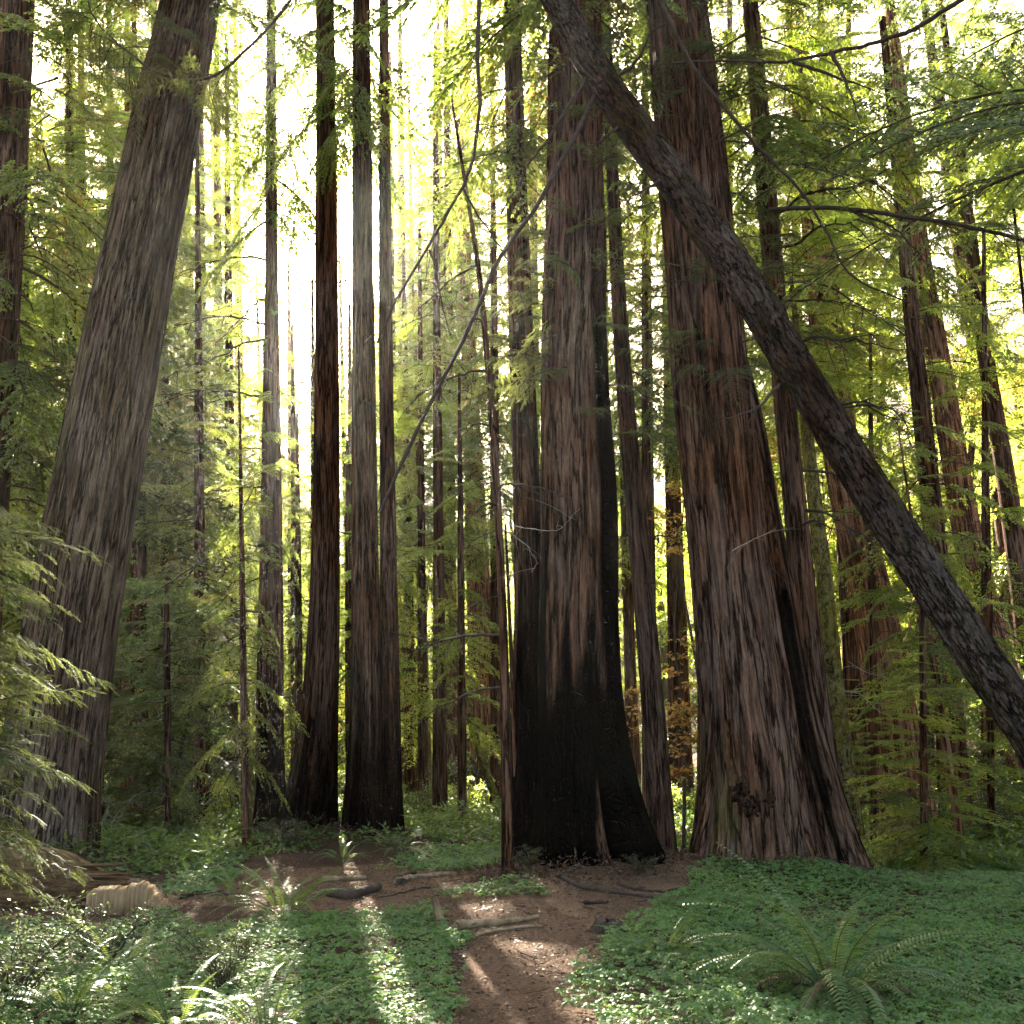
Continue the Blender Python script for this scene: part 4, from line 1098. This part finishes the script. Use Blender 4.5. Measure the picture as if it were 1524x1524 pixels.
# far wood: one mass of redwoods closing every gap
rs = np.random.RandomState(33)
LM, TM = MB(), MB()
def ytop_of(px):
    return 520 + 25 * sin(px * .05) if 345 < px < 625 else (270 if 620 <= px < 690 else (190 if 1240 < px < 1430 else -60))
for k in range(150):
    px = -220 + 1960 * ((k * .6180339) % 1.0); Y = 50 + 42 * rs.rand()
    b = at(px, 1130, Y); g = gz(b[0], b[1])
    yt = ytop_of(px) + rs.uniform(-30, 90)
    H = min(px_z(yt, Y) - g, 8 + 7 * rs.rand() + max(0, (Y - 65) * .22)); H = max(5, H)
    R = min(5.2, .16 * H + 1.6)
    TM.add(*tube_arr(np.array([[b[0], b[1], g - .4], [b[0] + rs.randn() * .4, b[1], g + H * .5], [b[0] + rs.randn() * .4, b[1], g + H * .93]]), np.array([.16 + .018 * H, .10 + .010 * H, .02]), 9))
    nb = int(20 + H * 1.1)
    low = rs.choice([.05, .15, .35]) * H
    cl = rs.rand()
    for q in range(nb):
        u = (q + rs.rand()) / nb; z = low + (H - low) * u; az = q * 2.4 + rs.rand()
        ln = R * ((1 - u) ** .75 * .9 + .12) * (.6 + .6 * rs.rand())
        V, F, T, _ = BR_FAR[rs.randint(3)]; sc = ln / 3
        X = rot_z(rot_y(rot_x(V * sc, rs.randn() * .35), radians(-15 + 30 * u + rs.randn() * 9)), az) + np.array([b[0], b[1], g + z])
        LM.add(X, F, np.clip(.35 * T + .3 * cl + .35 * rs.rand(), 0, 1))
fw = tag(bpy.data.objects.new('far_forest', None), 'far-off mass of hazy redwood foliage and trunks closing the background', 'forest', kind='stuff')
COL.objects.link(fw)
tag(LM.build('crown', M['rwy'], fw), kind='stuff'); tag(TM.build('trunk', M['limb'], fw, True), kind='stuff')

# ------------------------------------------------------------------ near sapling at the left edge, real needles
rs = np.random.RandomState(70)
b = at(-108, 1130, 7.6); b[2] = gz(b[0], b[1])
root = thing('young_redwood', b, 'near redwood sapling at the left edge with pale fresh sprays over the grey trunk', 'tree', 'young redwood saplings')
mb, *_ = make_trunk([[b[0], b[1], b[2] - .2, .05], [b[0] - .05, b[1], 2, .04], [b[0] - .1, b[1], 4.2, .012]], 14, .15, .003, .03, .2, 71)
local(mb, b).build('trunk', M['redwood'], root, True)
C_, W_ = MB(), MB()
for k in range(62):
    u = k / 61; z = .85 + 2.75 * u; az = rs.uniform(-1.25, 1.1) if k % 5 else rs.uniform(-pi, pi)
    ln = (1.25 - .35 * u) * (.7 + .5 * rs.rand())
    V, F, T, w = BR_NEAR[rs.randint(4)]; sc = ln / 1.3; ro = rs.randn() * .4; ti_ = radians(2 + rs.randn() * 10)
    f = lambda X: rot_z(rot_y(rot_x(X * sc, ro), ti_), az) + np.array([-.05, 0, z])
    C_.add(f(V), F, np.clip(T * .6 + .4 * rs.rand(), 0, 1)); a, c, _ = w.arrays(); W_.add(f(a), c)
C_.build('crown', M['near'], root); W_.build('limbs', M['limb'], root)

# ------------------------------------------------------------------ shrubs
def shrub_mesh(h, r, stems, leaf, nper, rs, mat, bare=.0, wood='limb'):
    L_, W_ = MB(), MB()
    for k in range(stems):
        az = rs.rand() * 6.28; ln = h * (.6 + .5 * rs.rand()); sp = r * (.4 + .7 * rs.rand())
        t = np.linspace(0, 1, 8)
        q = np.stack([sp * t ** 1.2 * cos(az) + .04 * np.sin(t * 7 + k), sp * t ** 1.2 * sin(az) + .04 * np.cos(t * 6 + k), ln * t - .25 * ln * t ** 3], 1)
        W_.add(*tube_arr(q, np.linspace(.012, .003, 8) * h ** .5, 4))
        for j in range(9):
            i = rs.randint(2, 8); e = np.r_[rs.randn(2) * .6, rs.randn() * .25 + .12]; tl = r * (.2 + .35 * rs.rand())
            t5 = np.linspace(0, 1, 5)
            p2 = q[i] + np.outer(t5, e * tl) + np.outer(t5 ** 2, [0, 0, -.2 * tl])
            W_.add(*tube_arr(p2, np.linspace(.004, .0015, 5) * h ** .5, 3))
            if rs.rand() < bare: continue
            m = nper; s = rs.rand(m)
            P = np.stack([np.interp(s, t5, p2[:, c]) for c in range(3)], 1) + rs.randn(m, 3) * .03 * r
            D = np.outer(np.ones(m), e) + rs.randn(m, 3) * np.array([.8, .8, .4]); N = np.array([0, 0, 1.]) + rs.randn(m, 3) * .45
            V, F = leaf_quads(P, D, N, leaf * (.6 + .7 * rs.rand(m)), leaf * .5 * (.7 + .6 * rs.rand(m)), .45)
            L_.add(V, F, np.clip(.6 * rs.rand(m) + .4 * rs.rand(), 0, 1))
    return L_.mesh('leaves', M[mat]), W_.mesh('stems', M[wood])
rs = np.random.RandomState(80)
SH = {'huck': shrub_mesh(.75, .55, 16, .032, 16, rs, 'huck'), 'huckb': shrub_mesh(.6, .65, 14, .036, 14, rs, 'huck', .2),
      'broad': shrub_mesh(1.5, .9, 16, .075, 13, rs, 'broad'), 'broadb': shrub_mesh(1.1, 1.0, 18, .06, 13, rs, 'broad'),
      'pale': shrub_mesh(1.3, .9, 16, .06, 12, rs, 'huck'), 'twiggy': shrub_mesh(1.3, .8, 12, .04, 7, rs, 'huck', .75, 'pale_twig'),
      'yel': shrub_mesh(1.1, .9, 16, .07, 12, rs, 'rwy')}
SHRUBS = [  # px x, py ground, scale, kind, label
    (150, 1440, .95, 'huckb', 'twiggy huckleberry left of the lower left ferns'),
    (330, 1480, .7, 'huck', 'low dark huckleberry among the lower left ferns'),
    (20, 1500, 1.0, 'huckb', 'sprawling huckleberry in the lower left corner'),
    (150, 1265, 1.15, 'twiggy', 'bleached bare-twigged shrub before the leaning grey redwood'),
    (800, 1262, .75, 'huckb', 'little huckleberry on the root mound left of the black hollow'),
    (786, 1296, .5, 'huck', 'tiny huckleberry sprig at the left foot of the fire-blackened tree'),
    (955, 1300, .45, 'huckb', 'tiny huckleberry sprig between the black hollow and the giant'),
    (430, 1262, .9, 'huckb', 'dark low shrub hugging the foot of the flared redwood'),
    (300, 1225, 1.3, 'pale', 'silvery lit shrub behind the thin dark pole'),
    (260, 1245, 1.0, 'broadb', 'green shrub behind the fallen wood at left'),
    (220, 1215, 1.4, 'broad', 'leafy shrub between the leaning grey redwood and the thin pole'),
    (340, 1200, 1.5, 'pale', 'pale bush behind the bent mossy stem'),
    (515, 1205, 1.2, 'pale', 'bright bush in the gap right of the flared redwood'),
    (625, 1215, 1.0, 'broadb', 'sunlit bush right of the joined redwood pair'),
    (690, 1212, 1.1, 'yel', 'yellow-green sunny bush in the middle gap'),
    (660, 1185, 1.8, 'pale', 'misty bush far back in the middle gap'),
    (720, 1190, 1.6, 'broad', 'misty green bush at the foot of the pale reddish trunk'),
    (1020, 1212, 1.0, 'yel', 'brightly lit yellow bush between the slim redwood and the giant'),
    (960, 1205, 1.1, 'broadb', 'lit green bush right of the fire-blackened tree'),
    (1395, 1262, .85, 'broad', 'dark upright shrub at the far edge of the right sorrel'),
    (1340, 1222, 1.0, 'yel', 'yellowish shrub right of the giant burl tree'),
    (1470, 1262, .9, 'pale', 'grassy pale shrub by the right edge behind the sorrel'),
    (1520, 1240, 1.2, 'pale', 'dusty pale bush at the right edge'),
    (1440, 1215, 1.5, 'pale', 'dusty pale bush in front of the squat sapling'),
    (1300, 1150, 1.6, 'twiggy', 'sunlit bare-twigged bush behind the mossy trunk'),
    (1350, 1165, 1.7, 'pale', 'silver-grey bush below the reddish sunlit redwood'),
    (1480, 1120, 2.2, 'broad', 'dark green bush on the right slope'),
    (1400, 1120, 2.0, 'pale', 'grey-green bush on the slope under the leaning dark trunk'),
    (30, 1215, 1.7, 'broad', 'dense bush at the left edge behind the near sapling'),
    (120, 1195, 1.9, 'broadb', 'shady bush behind the leaning grey redwood'),
]
for k, (x, y, sc, kd, lab) in enumerate(SHRUBS):
    p = gp(x, y); root = thing('huckleberry_shrub' if kd.startswith('huck') else 'shrub', (p[0], p[1], gz(p[0], p[1]) - .02), lab, 'shrub', 'shrubs around the clearing')
    for nm, me in (('leaves', SH[kd][0]), ('stems', SH[kd][1])):
        o = link(nm, me, root); o.scale = (sc, sc, sc * (.9 + .25 * hsh(k, 1, 2))); o.rotation_euler = (0, 0, k * 2.1)

# ------------------------------------------------------------------ ferns
def frond_mesh(L, arch, rs, mat, wide=.10, lean=(.75, .12), lift=.85):
    n = 42; t = np.linspace(0, 1, n)
    ax = np.stack([L * (t * lean[0] + lean[1] * t * t), .05 * L * np.sin(2.2 * t + rs.rand() * 6) * t, L * (lift * t - arch * t * t)], 1)
    mb = MB(); mb.add(*tube_arr(ax[::3], np.linspace(.0055, .0018, len(ax[::3])), 4), .2)
    T = np.gradient(ax, axis=0); T /= np.linalg.norm(T, axis=1)[:, None]
    S0 = np.cross(T, np.array([0, 0, 1.])); S0 /= np.linalg.norm(S0, axis=1)[:, None]
    N = np.cross(S0, T)
    prof = np.minimum(1, ((t - .12).clip(0) * 4.2)) ** .8 * np.clip(1.04 - t, 0, 1) ** .62
    k = (t > .2)
    for sg in (-1, 1):
        for half in (0,):
            P = ax + T * (L / n) * half
            D = S0 * sg + T * .28 - N * .16 + rs.randn(n, 3) * .05
            ln = wide * L * prof * (.92 + .16 * rs.rand(n))
            P, D2, N2, l2 = P[k], D[k], N[k] + rs.randn(k.sum(), 3) * .12, ln[k]
            Dn = D2 / np.linalg.norm(D2, axis=1)[:, None]
            S = np.cross(Dn, N2); S /= np.linalg.norm(S, axis=1)[:, None]
            w = (L / n) * .60
            mid = P + Dn * l2[:, None] * .5 - N2 * l2[:, None] * .03
            tip = P + Dn * l2[:, None] - N2 * l2[:, None] * .16
            q1 = np.stack([P - S * w * .4, P + S * w * .4, mid + S * w * .5, mid - S * w * .5], 1)
            q2 = np.stack([mid - S * w * .5, mid + S * w * .5, tip + S * w * .08, tip - S * w * .08], 1)
            m = len(P); F = np.arange(m * 4).reshape(-1, 4); tn = np.clip(.5 + .12 * rs.randn(m), 0, 1)
            mb.add(q1.reshape(-1, 3), F, tn); mb.add(q2.reshape(-1, 3), F, tn)
    return mb.mesh('frond', M[mat])
rs = np.random.RandomState(90)
FR = [frond_mesh(1.0, a, rs, 'fern', w) for a, w in ((.5, .085), (.7, .08), (.9, .09), (1.1, .085))]
FR_UP = [frond_mesh(1.0, a, rs, 'fern', .09, (.32, .42), 1.0) for a in (.34, .5)]
FR_DRY = [frond_mesh(1.0, a, rs, 'fernb', .07) for a in (.95, 1.1)]
FERNS = [  # px, py, size, fronds, upright, dry, label
    (1243, 1492, 1.12, 30, .12, 16, 'largest sword fern with long arching fronds standing in the right sorrel'),
    (985, 1432, .62, 14, .2, 1, 'small wispy fern in the sorrel at the right side of the trail'),
    (422, 1372, .88, 16, .5, 3, 'pale sunlit fern with upright fronds behind the left sorrel'),
    (262, 1548, .72, 16, .2, 2, 'spreading fern at the bottom edge in the lower left'),
    (105, 1520, .7, 14, .2, 1, 'fern in the lower left corner with fronds reaching right'),
    (395, 1560, .66, 13, .2, 2, 'fern at the bottom edge left of the trail with one yellowed frond'),
    (180, 1455, .6, 11, .3, 1, 'small fern tucked among the huckleberry at lower left'),
    (350, 1345, .55, 10, .4, 1, 'dark fern left of the pale sunlit fern'),
    (510, 1285, .6, 11, .2, 1, 'small fern in front of the flared redwood'),
    (590, 1270, .75, 13, .2, 1, 'fern at the foot of the joined redwood pair'),
    (648, 1252, .85, 13, .3, 0, 'fern right of the joined redwood pair at the edge of the sunny gap'),
    (1345, 1268, .75, 14, .3, 1, 'yellow-green lit fern beyond the right sorrel by the giant tree'),
    (1425, 1285, .6, 11, .3, 1, 'low dark fern at the far side of the right sorrel'),
    (1290, 1252, .6, 11, .2, 1, 'fern growing close to the right foot of the giant'),
    (230, 1262, .9, 13, .3, 1, 'shadowed fern behind the rotten log'),
    (320, 1265, .8, 12, .3, 1, 'fern left of the thin dark pole'),
    (1500, 1300, .7, 12, .3, 1, 'fern at the right edge of the sorrel carpet'),
    (1180, 1392, .35, 9, .5, 0, 'tiny fern in the sorrel behind the largest fern'),
]
for k, (x, y, sz, nf, upf, dry, lab) in enumerate(FERNS):
    p = gp(x, y) if y < 1500 else gp(x, y)
    root = thing('sword_fern', (p[0], p[1], gz(p[0], p[1])), lab, 'fern', 'sword ferns')
    rs = np.random.RandomState(300 + k)
    nf = int(nf * 1.45)
    for q in range(nf + dry):
        d = q >= nf
        me = FR_DRY[q % 2] if d else (FR_UP[q % 2] if rs.rand() < upf else FR[rs.randint(4)])
        o = link('frond', me, root); s = sz * (.72 + .45 * rs.rand()) * (.7 if d else 1)
        o.scale = (s, s, s); a = q * 2.4 + rs.rand() * .8
        o.rotation_euler = (rs.randn() * .15, -(.05 + .25 * rs.randn()) * .5, a)
        o.location = (.04 * cos(a), .04 * sin(a), .01)
        if d and q == nf: o['label'] = 'dry brown frond'
    # the leafy leaning stems on small plants stay part of the fronds

# ------------------------------------------------------------------ dead wood on the ground
b = at(185, 1310, 12.2); a = at(-260, 1325, 11.6)
path = []
for t in np.linspace(0, 1, 9):
    q = a + (b - a) * t; r = .40 - .04 * t - (.26 * max(0, t - .72) / .28)
    path.append([q[0], q[1], gz(q[0], q[1]) + r * .72 - .02, r])
mb, *_ = make_trunk(path, 110, .05, .06, .17, .35, 400, moss=lambda t, z, a_, b_: .3 * sst(.5, .7, a_))
mb.A['char'] = ('FLOAT', np.zeros(sum(len(v) for v in mb.V)))
o = mb.build('fallen_log', M['rotwood'], None, True)
rs = np.random.RandomState(412); m2 = MB()
for q in range(26):                                     # torn layers sticking out of the broken end
    th = rs.rand() * 2 * pi; r = .30 * sqrt(rs.rand()); e = path[-2]
    ln = .18 + .4 * rs.rand()
    V = np.array([[sx, sy, sz] for sx in (-1, 1) for sy, sz in ((-1, -1), (1, -1), (1, 1), (-1, 1))], float)
    V[4:, 1:] *= .25
    V = rot_x(V * np.array([ln, .03 + .07 * rs.rand(), .012 + .02 * rs.rand()]), th + pi / 2) 
    V = rot_y(V, rs.randn() * .08) + np.array([e[0] - .12 + .12 * rs.rand(), e[1] + r * cos(th), e[2] + r * sin(th)])
    m2.add(V, [[3, 2, 1, 0], [4, 5, 6, 7], [0, 1, 5, 4], [1, 2, 6, 5], [2, 3, 7, 6], [3, 0, 4, 7]])
m2.build('splintered_end', M['rotwood'], o); tag(o, 'rotten brown fallen log lying at the left edge behind the huckleberry', 'log')

def chunk(name, px, py, Y, dims, rot, mat, label, cat='wood', seed=0, taper=.7):
    rs = np.random.RandomState(seed); nx, nyy, nz = 22, 8, 10
    bm = MB(); P = []
    u, v = np.meshgrid(np.linspace(0, 2 * pi, 80, endpoint=False), np.linspace(0, 1, 14))
    sup = lambda c, e: np.sign(c) * np.abs(c) ** e
    prof = np.where(v < .08, v / .08, np.where(v > .9, (1 - v) / .1 * .9 + .1, 1)) ** .6 * (1 - (1 - taper) * v)
    X = sup(np.cos(u), .28) * dims[0] / 2 * prof * (1 + .10 * (vn(u * 5, v * 1.5, seed, None) - .5)); Yy = sup(np.sin(u), .5) * dims[1] / 2 * prof
    Z = v * dims[2] * (1 + .4 * (vn(u * 2, v * 0 + 1, seed + 2) - .5) + .35 * (vn(u * 9, v * 0 + 1, seed + 6) - .5)); Z[0] = -.03
    Yy = Yy + .16 * dims[1] * (vn(u * 9, v * .7, seed + 3) - .5); X = X + .10 * dims[0] * (vn(u * 14, v * 2, seed + 4) - .5)
    V = np.stack([X, Yy, Z], -1).reshape(-1, 3)
    i, j = np.meshgrid(np.arange(13), np.arange(80), indexing='ij')
    bm.add(V, np.stack([i * 80 + j, i * 80 + (j + 1) % 80, (i + 1) * 80 + (j + 1) % 80, (i + 1) * 80 + j], -1).reshape(-1, 4))
    o = bm.build(name, M[mat], None, True); p = at(px, py, Y)
    o.location = (p[0], p[1], gz(p[0], p[1]) - .01); o.rotation_euler = rot
    return tag(o, label, cat)
def box_arr(c, h, rz=0, ry=0, taper=1.0):
    V = np.array([[sx, sy, sz] for sz in (-1, 1) for sx, sy in ((-1, -1), (1, -1), (1, 1), (-1, 1))], float)
    V[4:, :2] *= taper
    V = rot_z(rot_y(V * np.array(h), ry), rz) + np.array(c)
    return V, [[3, 2, 1, 0], [4, 5, 6, 7], [0, 1, 5, 4], [1, 2, 6, 5], [2, 3, 7, 6], [3, 0, 4, 7]]
rs = np.random.RandomState(411); mb = MB(); x = -.36
while x < .36:
    w = .006 + .06 * rs.rand() ** 1.6; hgt = (.27 + .03 * sin(x * 9) - .10 * max(0, abs(x + .05) - .22) / .14) * (.94 + .10 * rs.rand()); dp = .12 + .007 * rs.rand()
    mb.add(*box_arr((x + w / 2, rs.randn() * .003, hgt / 2 - .03), (w / 2 * 1.08, dp, hgt / 2 + .03), 0, rs.randn() * .006, 1.0)); x += w
o = mb.build('wood_chunk', M['cutwood']); p = at(184, 1362, 11.3); o.location = (p[0], p[1], gz(p[0], p[1])); o.rotation_euler = (.12, .04, .08)
tag(o, 'pale split chunk of wood in front of the rotten log', 'wood')
chunk('bark_slab', 208, 1342, 12.1, (.75, .3, .22), (.1, .25, -.3), 'wood', 'dark slab of broken wood behind the pale chunk', 'wood', 2, .5)
chunk('broken_stub', 656, 1384, 10.4, (.12, .09, .26), (.1, -.25, .3), 'wood', 'upright broken wooden stub at the left side of the trail', 'wood', 3, .3)
chunk('tree_stump', 1338, 1228, 17.5, (.5, .4, .45), (0, .1, .2), 'wood', 'rotten stump behind the right sorrel', 'stump', 4, .7)
chunk('stone', 905, 1398, 9.9, (.32, .24, .10), (0, 0, .4), 'limb', 'dark flat wood lump at the right edge of the trail', 'wood', 5, .6)

def stick(pts, r0, r1, label, mat='twig', k=9, lift=.6, seed=0, name='fallen_branch'):
    rs = np.random.RandomState(seed); W3 = []
    for x, y in pts:
        p = gp(x, y); W3.append(p)
    P = smooth_path(W3, 22)
    t = np.linspace(0, 1, 22); R = r0 + (r1 - r0) * t
    P[:, 2] = gh(P[:, 0], P[:, 1]) + R * lift + .01 * rs.rand(22)
    P[:, :2] += rs.randn(22, 2) * .006
    mb = MB(); mb.add(*tube_arr(P, R * (1 + .12 * rs.randn(22)), k))
    for q in range(3):
        i = rs.randint(4, 18); e = np.r_[rs.randn(2) * .5, .12]; ln = .12 + .2 * rs.rand()
        mb.add(*tube_arr(P[i] + np.outer(np.linspace(0, 1, 5), e * ln), np.linspace(R[i] * .5, .003, 5), 4))
    V, F, _ = mb.arrays()
    mb.add(np.array([P[0] + [0, 0, R[0]], P[0] + [R[0], 0, 0], P[0] - [0, 0, R[0]], P[0] - [R[0], 0, 0]]), [[0, 1, 2, 3]])
    return tag(mb.build(name, M[mat], None, True), label, 'branch', 'fallen branches on the bare soil')
stick([(676, 1385), (700, 1380), (740, 1378), (800, 1368)], .05, .02, 'thick weathered branch lying right of the broken stub', 'wood', seed=1)
stick([(705, 1396), (745, 1386), (805, 1380)], .022, .012, 'thin pale branch just in front of the thick weathered one', 'wood', seed=2)
stick([(490, 1333), (520, 1340), (562, 1325)], .075, .05, 'stout mossy dark branch behind the pale sunlit fern', 'limb', seed=3)
stick([(480, 1312), (510, 1311), (545, 1309)], .04, .03, 'short pale branch behind the stout mossy one', 'wood', seed=4)
stick([(590, 1316), (620, 1308), (672, 1304)], .045, .03, 'crooked branch on bare soil before the joined redwoods', 'wood', seed=5)
stick([(600, 1318), (585, 1312), (618, 1300)], .05, .02, 'dark forked branch stub beside the crooked branch', 'twig', seed=6)
stick([(830, 1305), (860, 1322), (915, 1330), (980, 1338)], .035, .012, 'dark root-like branch in front of the fire-blackened tree', 'twig', seed=7)
stick([(870, 1347), (905, 1345)], .022, .012, 'short dark stick on the trail before the black hollow', 'twig', seed=8)
stick([(920, 1318), (980, 1330), (1025, 1322)], .02, .01, 'thin dark twig between the two biggest redwoods', 'twig', seed=9)
stick([(270, 1338), (300, 1330), (345, 1335)], .03, .015, 'dark twig left of the dark fern', 'twig', seed=10)
stick([(600, 1190), (618, 1184), (636, 1178)], .16, .12, 'pale fallen trunk far back right of the joined pair', 'cutwood', seed=11, name='fallen_log')
stick([(930, 1225), (975, 1240), (1035, 1258)], .10, .06, 'sunlit pale fallen limb behind the slim curved redwood', 'cutwood', seed=12)
stick([(640, 1322), (600, 1330), (560, 1338)], .012, .006, 'fine twig curling over the soil by the left sorrel', 'twig', seed=13)

# bleached dead twigs in front of the spindly trunk and the fire-blackened tree
def twig_thing(pts, r, label, seed):
    b = at(*pts[0]); rs = np.random.RandomState(seed)
    o = thing('dead_twig', b, label, 'branch', 'bleached dead twigs')
    px_branch(o, b, pts, r, .003, 'stem', 'pale_twig', 4, 22, .012, seed)
    return o
for q, (pts, r, mt) in enumerate((
        ([(748, 780, 13.6), (790, 790, 13.3), (830, 792, 13.1), (862, 760, 12.9)], .006, 'pale_twig'),
        ([(745, 785, 13.6), (785, 812, 13.4), (800, 830, 13.3), (790, 845, 13.2)], .005, 'pale_twig'),
        ([(741, 715, 13.6), (700, 728, 13.3), (660, 750, 13.2), (600, 790, 13.0)], .008, 'limb'),
        ([(747, 785, 13.6), (700, 800, 13.3), (650, 850, 13.2), (615, 880, 13.1)], .008, 'limb'),
        ([(749, 880, 13.6), (700, 900, 13.3), (650, 930, 13.2), (630, 965, 13.1)], .007, 'limb'),
        ([(733, 600, 13.6), (690, 575, 13.3), (650, 590, 13.2), (600, 560, 13.0)], .007, 'twig'),
        ([(735, 640, 13.6), (770, 620, 13.4), (810, 640, 13.2)], .006, 'twig'),
        ([(728, 520, 13.6), (760, 500, 13.4), (800, 515, 13.2), (850, 560, 13.0)], .007, 'twig'),
        ([(715, 410, 13.6), (680, 430, 13.3), (650, 470, 13.2)], .006, 'twig'))):
    px_branch(r_sl, b_sl, pts, r, .002, 'branch', mt, 4, 24, .03, q + 60)
twig_thing([(1310, 1060, 17), (1280, 1030, 16.8), (1255, 1028, 16.7), (1235, 1010, 16.6)], .012, 'pink-white sunlit dead twigs behind the mossy trunk', 4)
twig_thing([(1320, 1010, 17), (1285, 1000, 16.8), (1262, 985, 16.7)], .010, 'pale sunlit dead twig above the pink-white ones', 5)
twig_thing([(1090, 820, 13.3), (1120, 805, 13.2), (1155, 790, 13.1)], .008, 'small leafless twig on the giant trunk, mid height', 6)

# ------------------------------------------------------------------ haze: one closed box round everything
if HAZE > 0:
    x0, x1, y0, y1, z0, z1 = -300, 300, -70, 340, -6, 160
    me = bpy.data.meshes.new('haze')
    me.from_pydata([(x0, y0, z0), (x1, y0, z0), (x1, y1, z0), (x0, y1, z0), (x0, y0, z1), (x1, y0, z1), (x1, y1, z1), (x0, y1, z1)], [],
                   [(3, 2, 1, 0), (4, 5, 6, 7), (0, 1, 5, 4), (1, 2, 6, 5), (2, 3, 7, 6), (3, 0, 4, 7)])
    m, nt, N, L, out = new_mat('haze')
    pv = N.new('ShaderNodeVolumePrincipled'); pv.inputs['Color'].default_value = (.95, .95, .9, 1)
    pv.inputs['Density'].default_value = HAZE; pv.inputs['Anisotropy'].default_value = .72
    L.new(pv.outputs[0], out.inputs['Volume'])
    me.materials.append(m)
    tag(link('haze', me), 'thin pale morning haze between the trees', 'haze', kind='stuff')
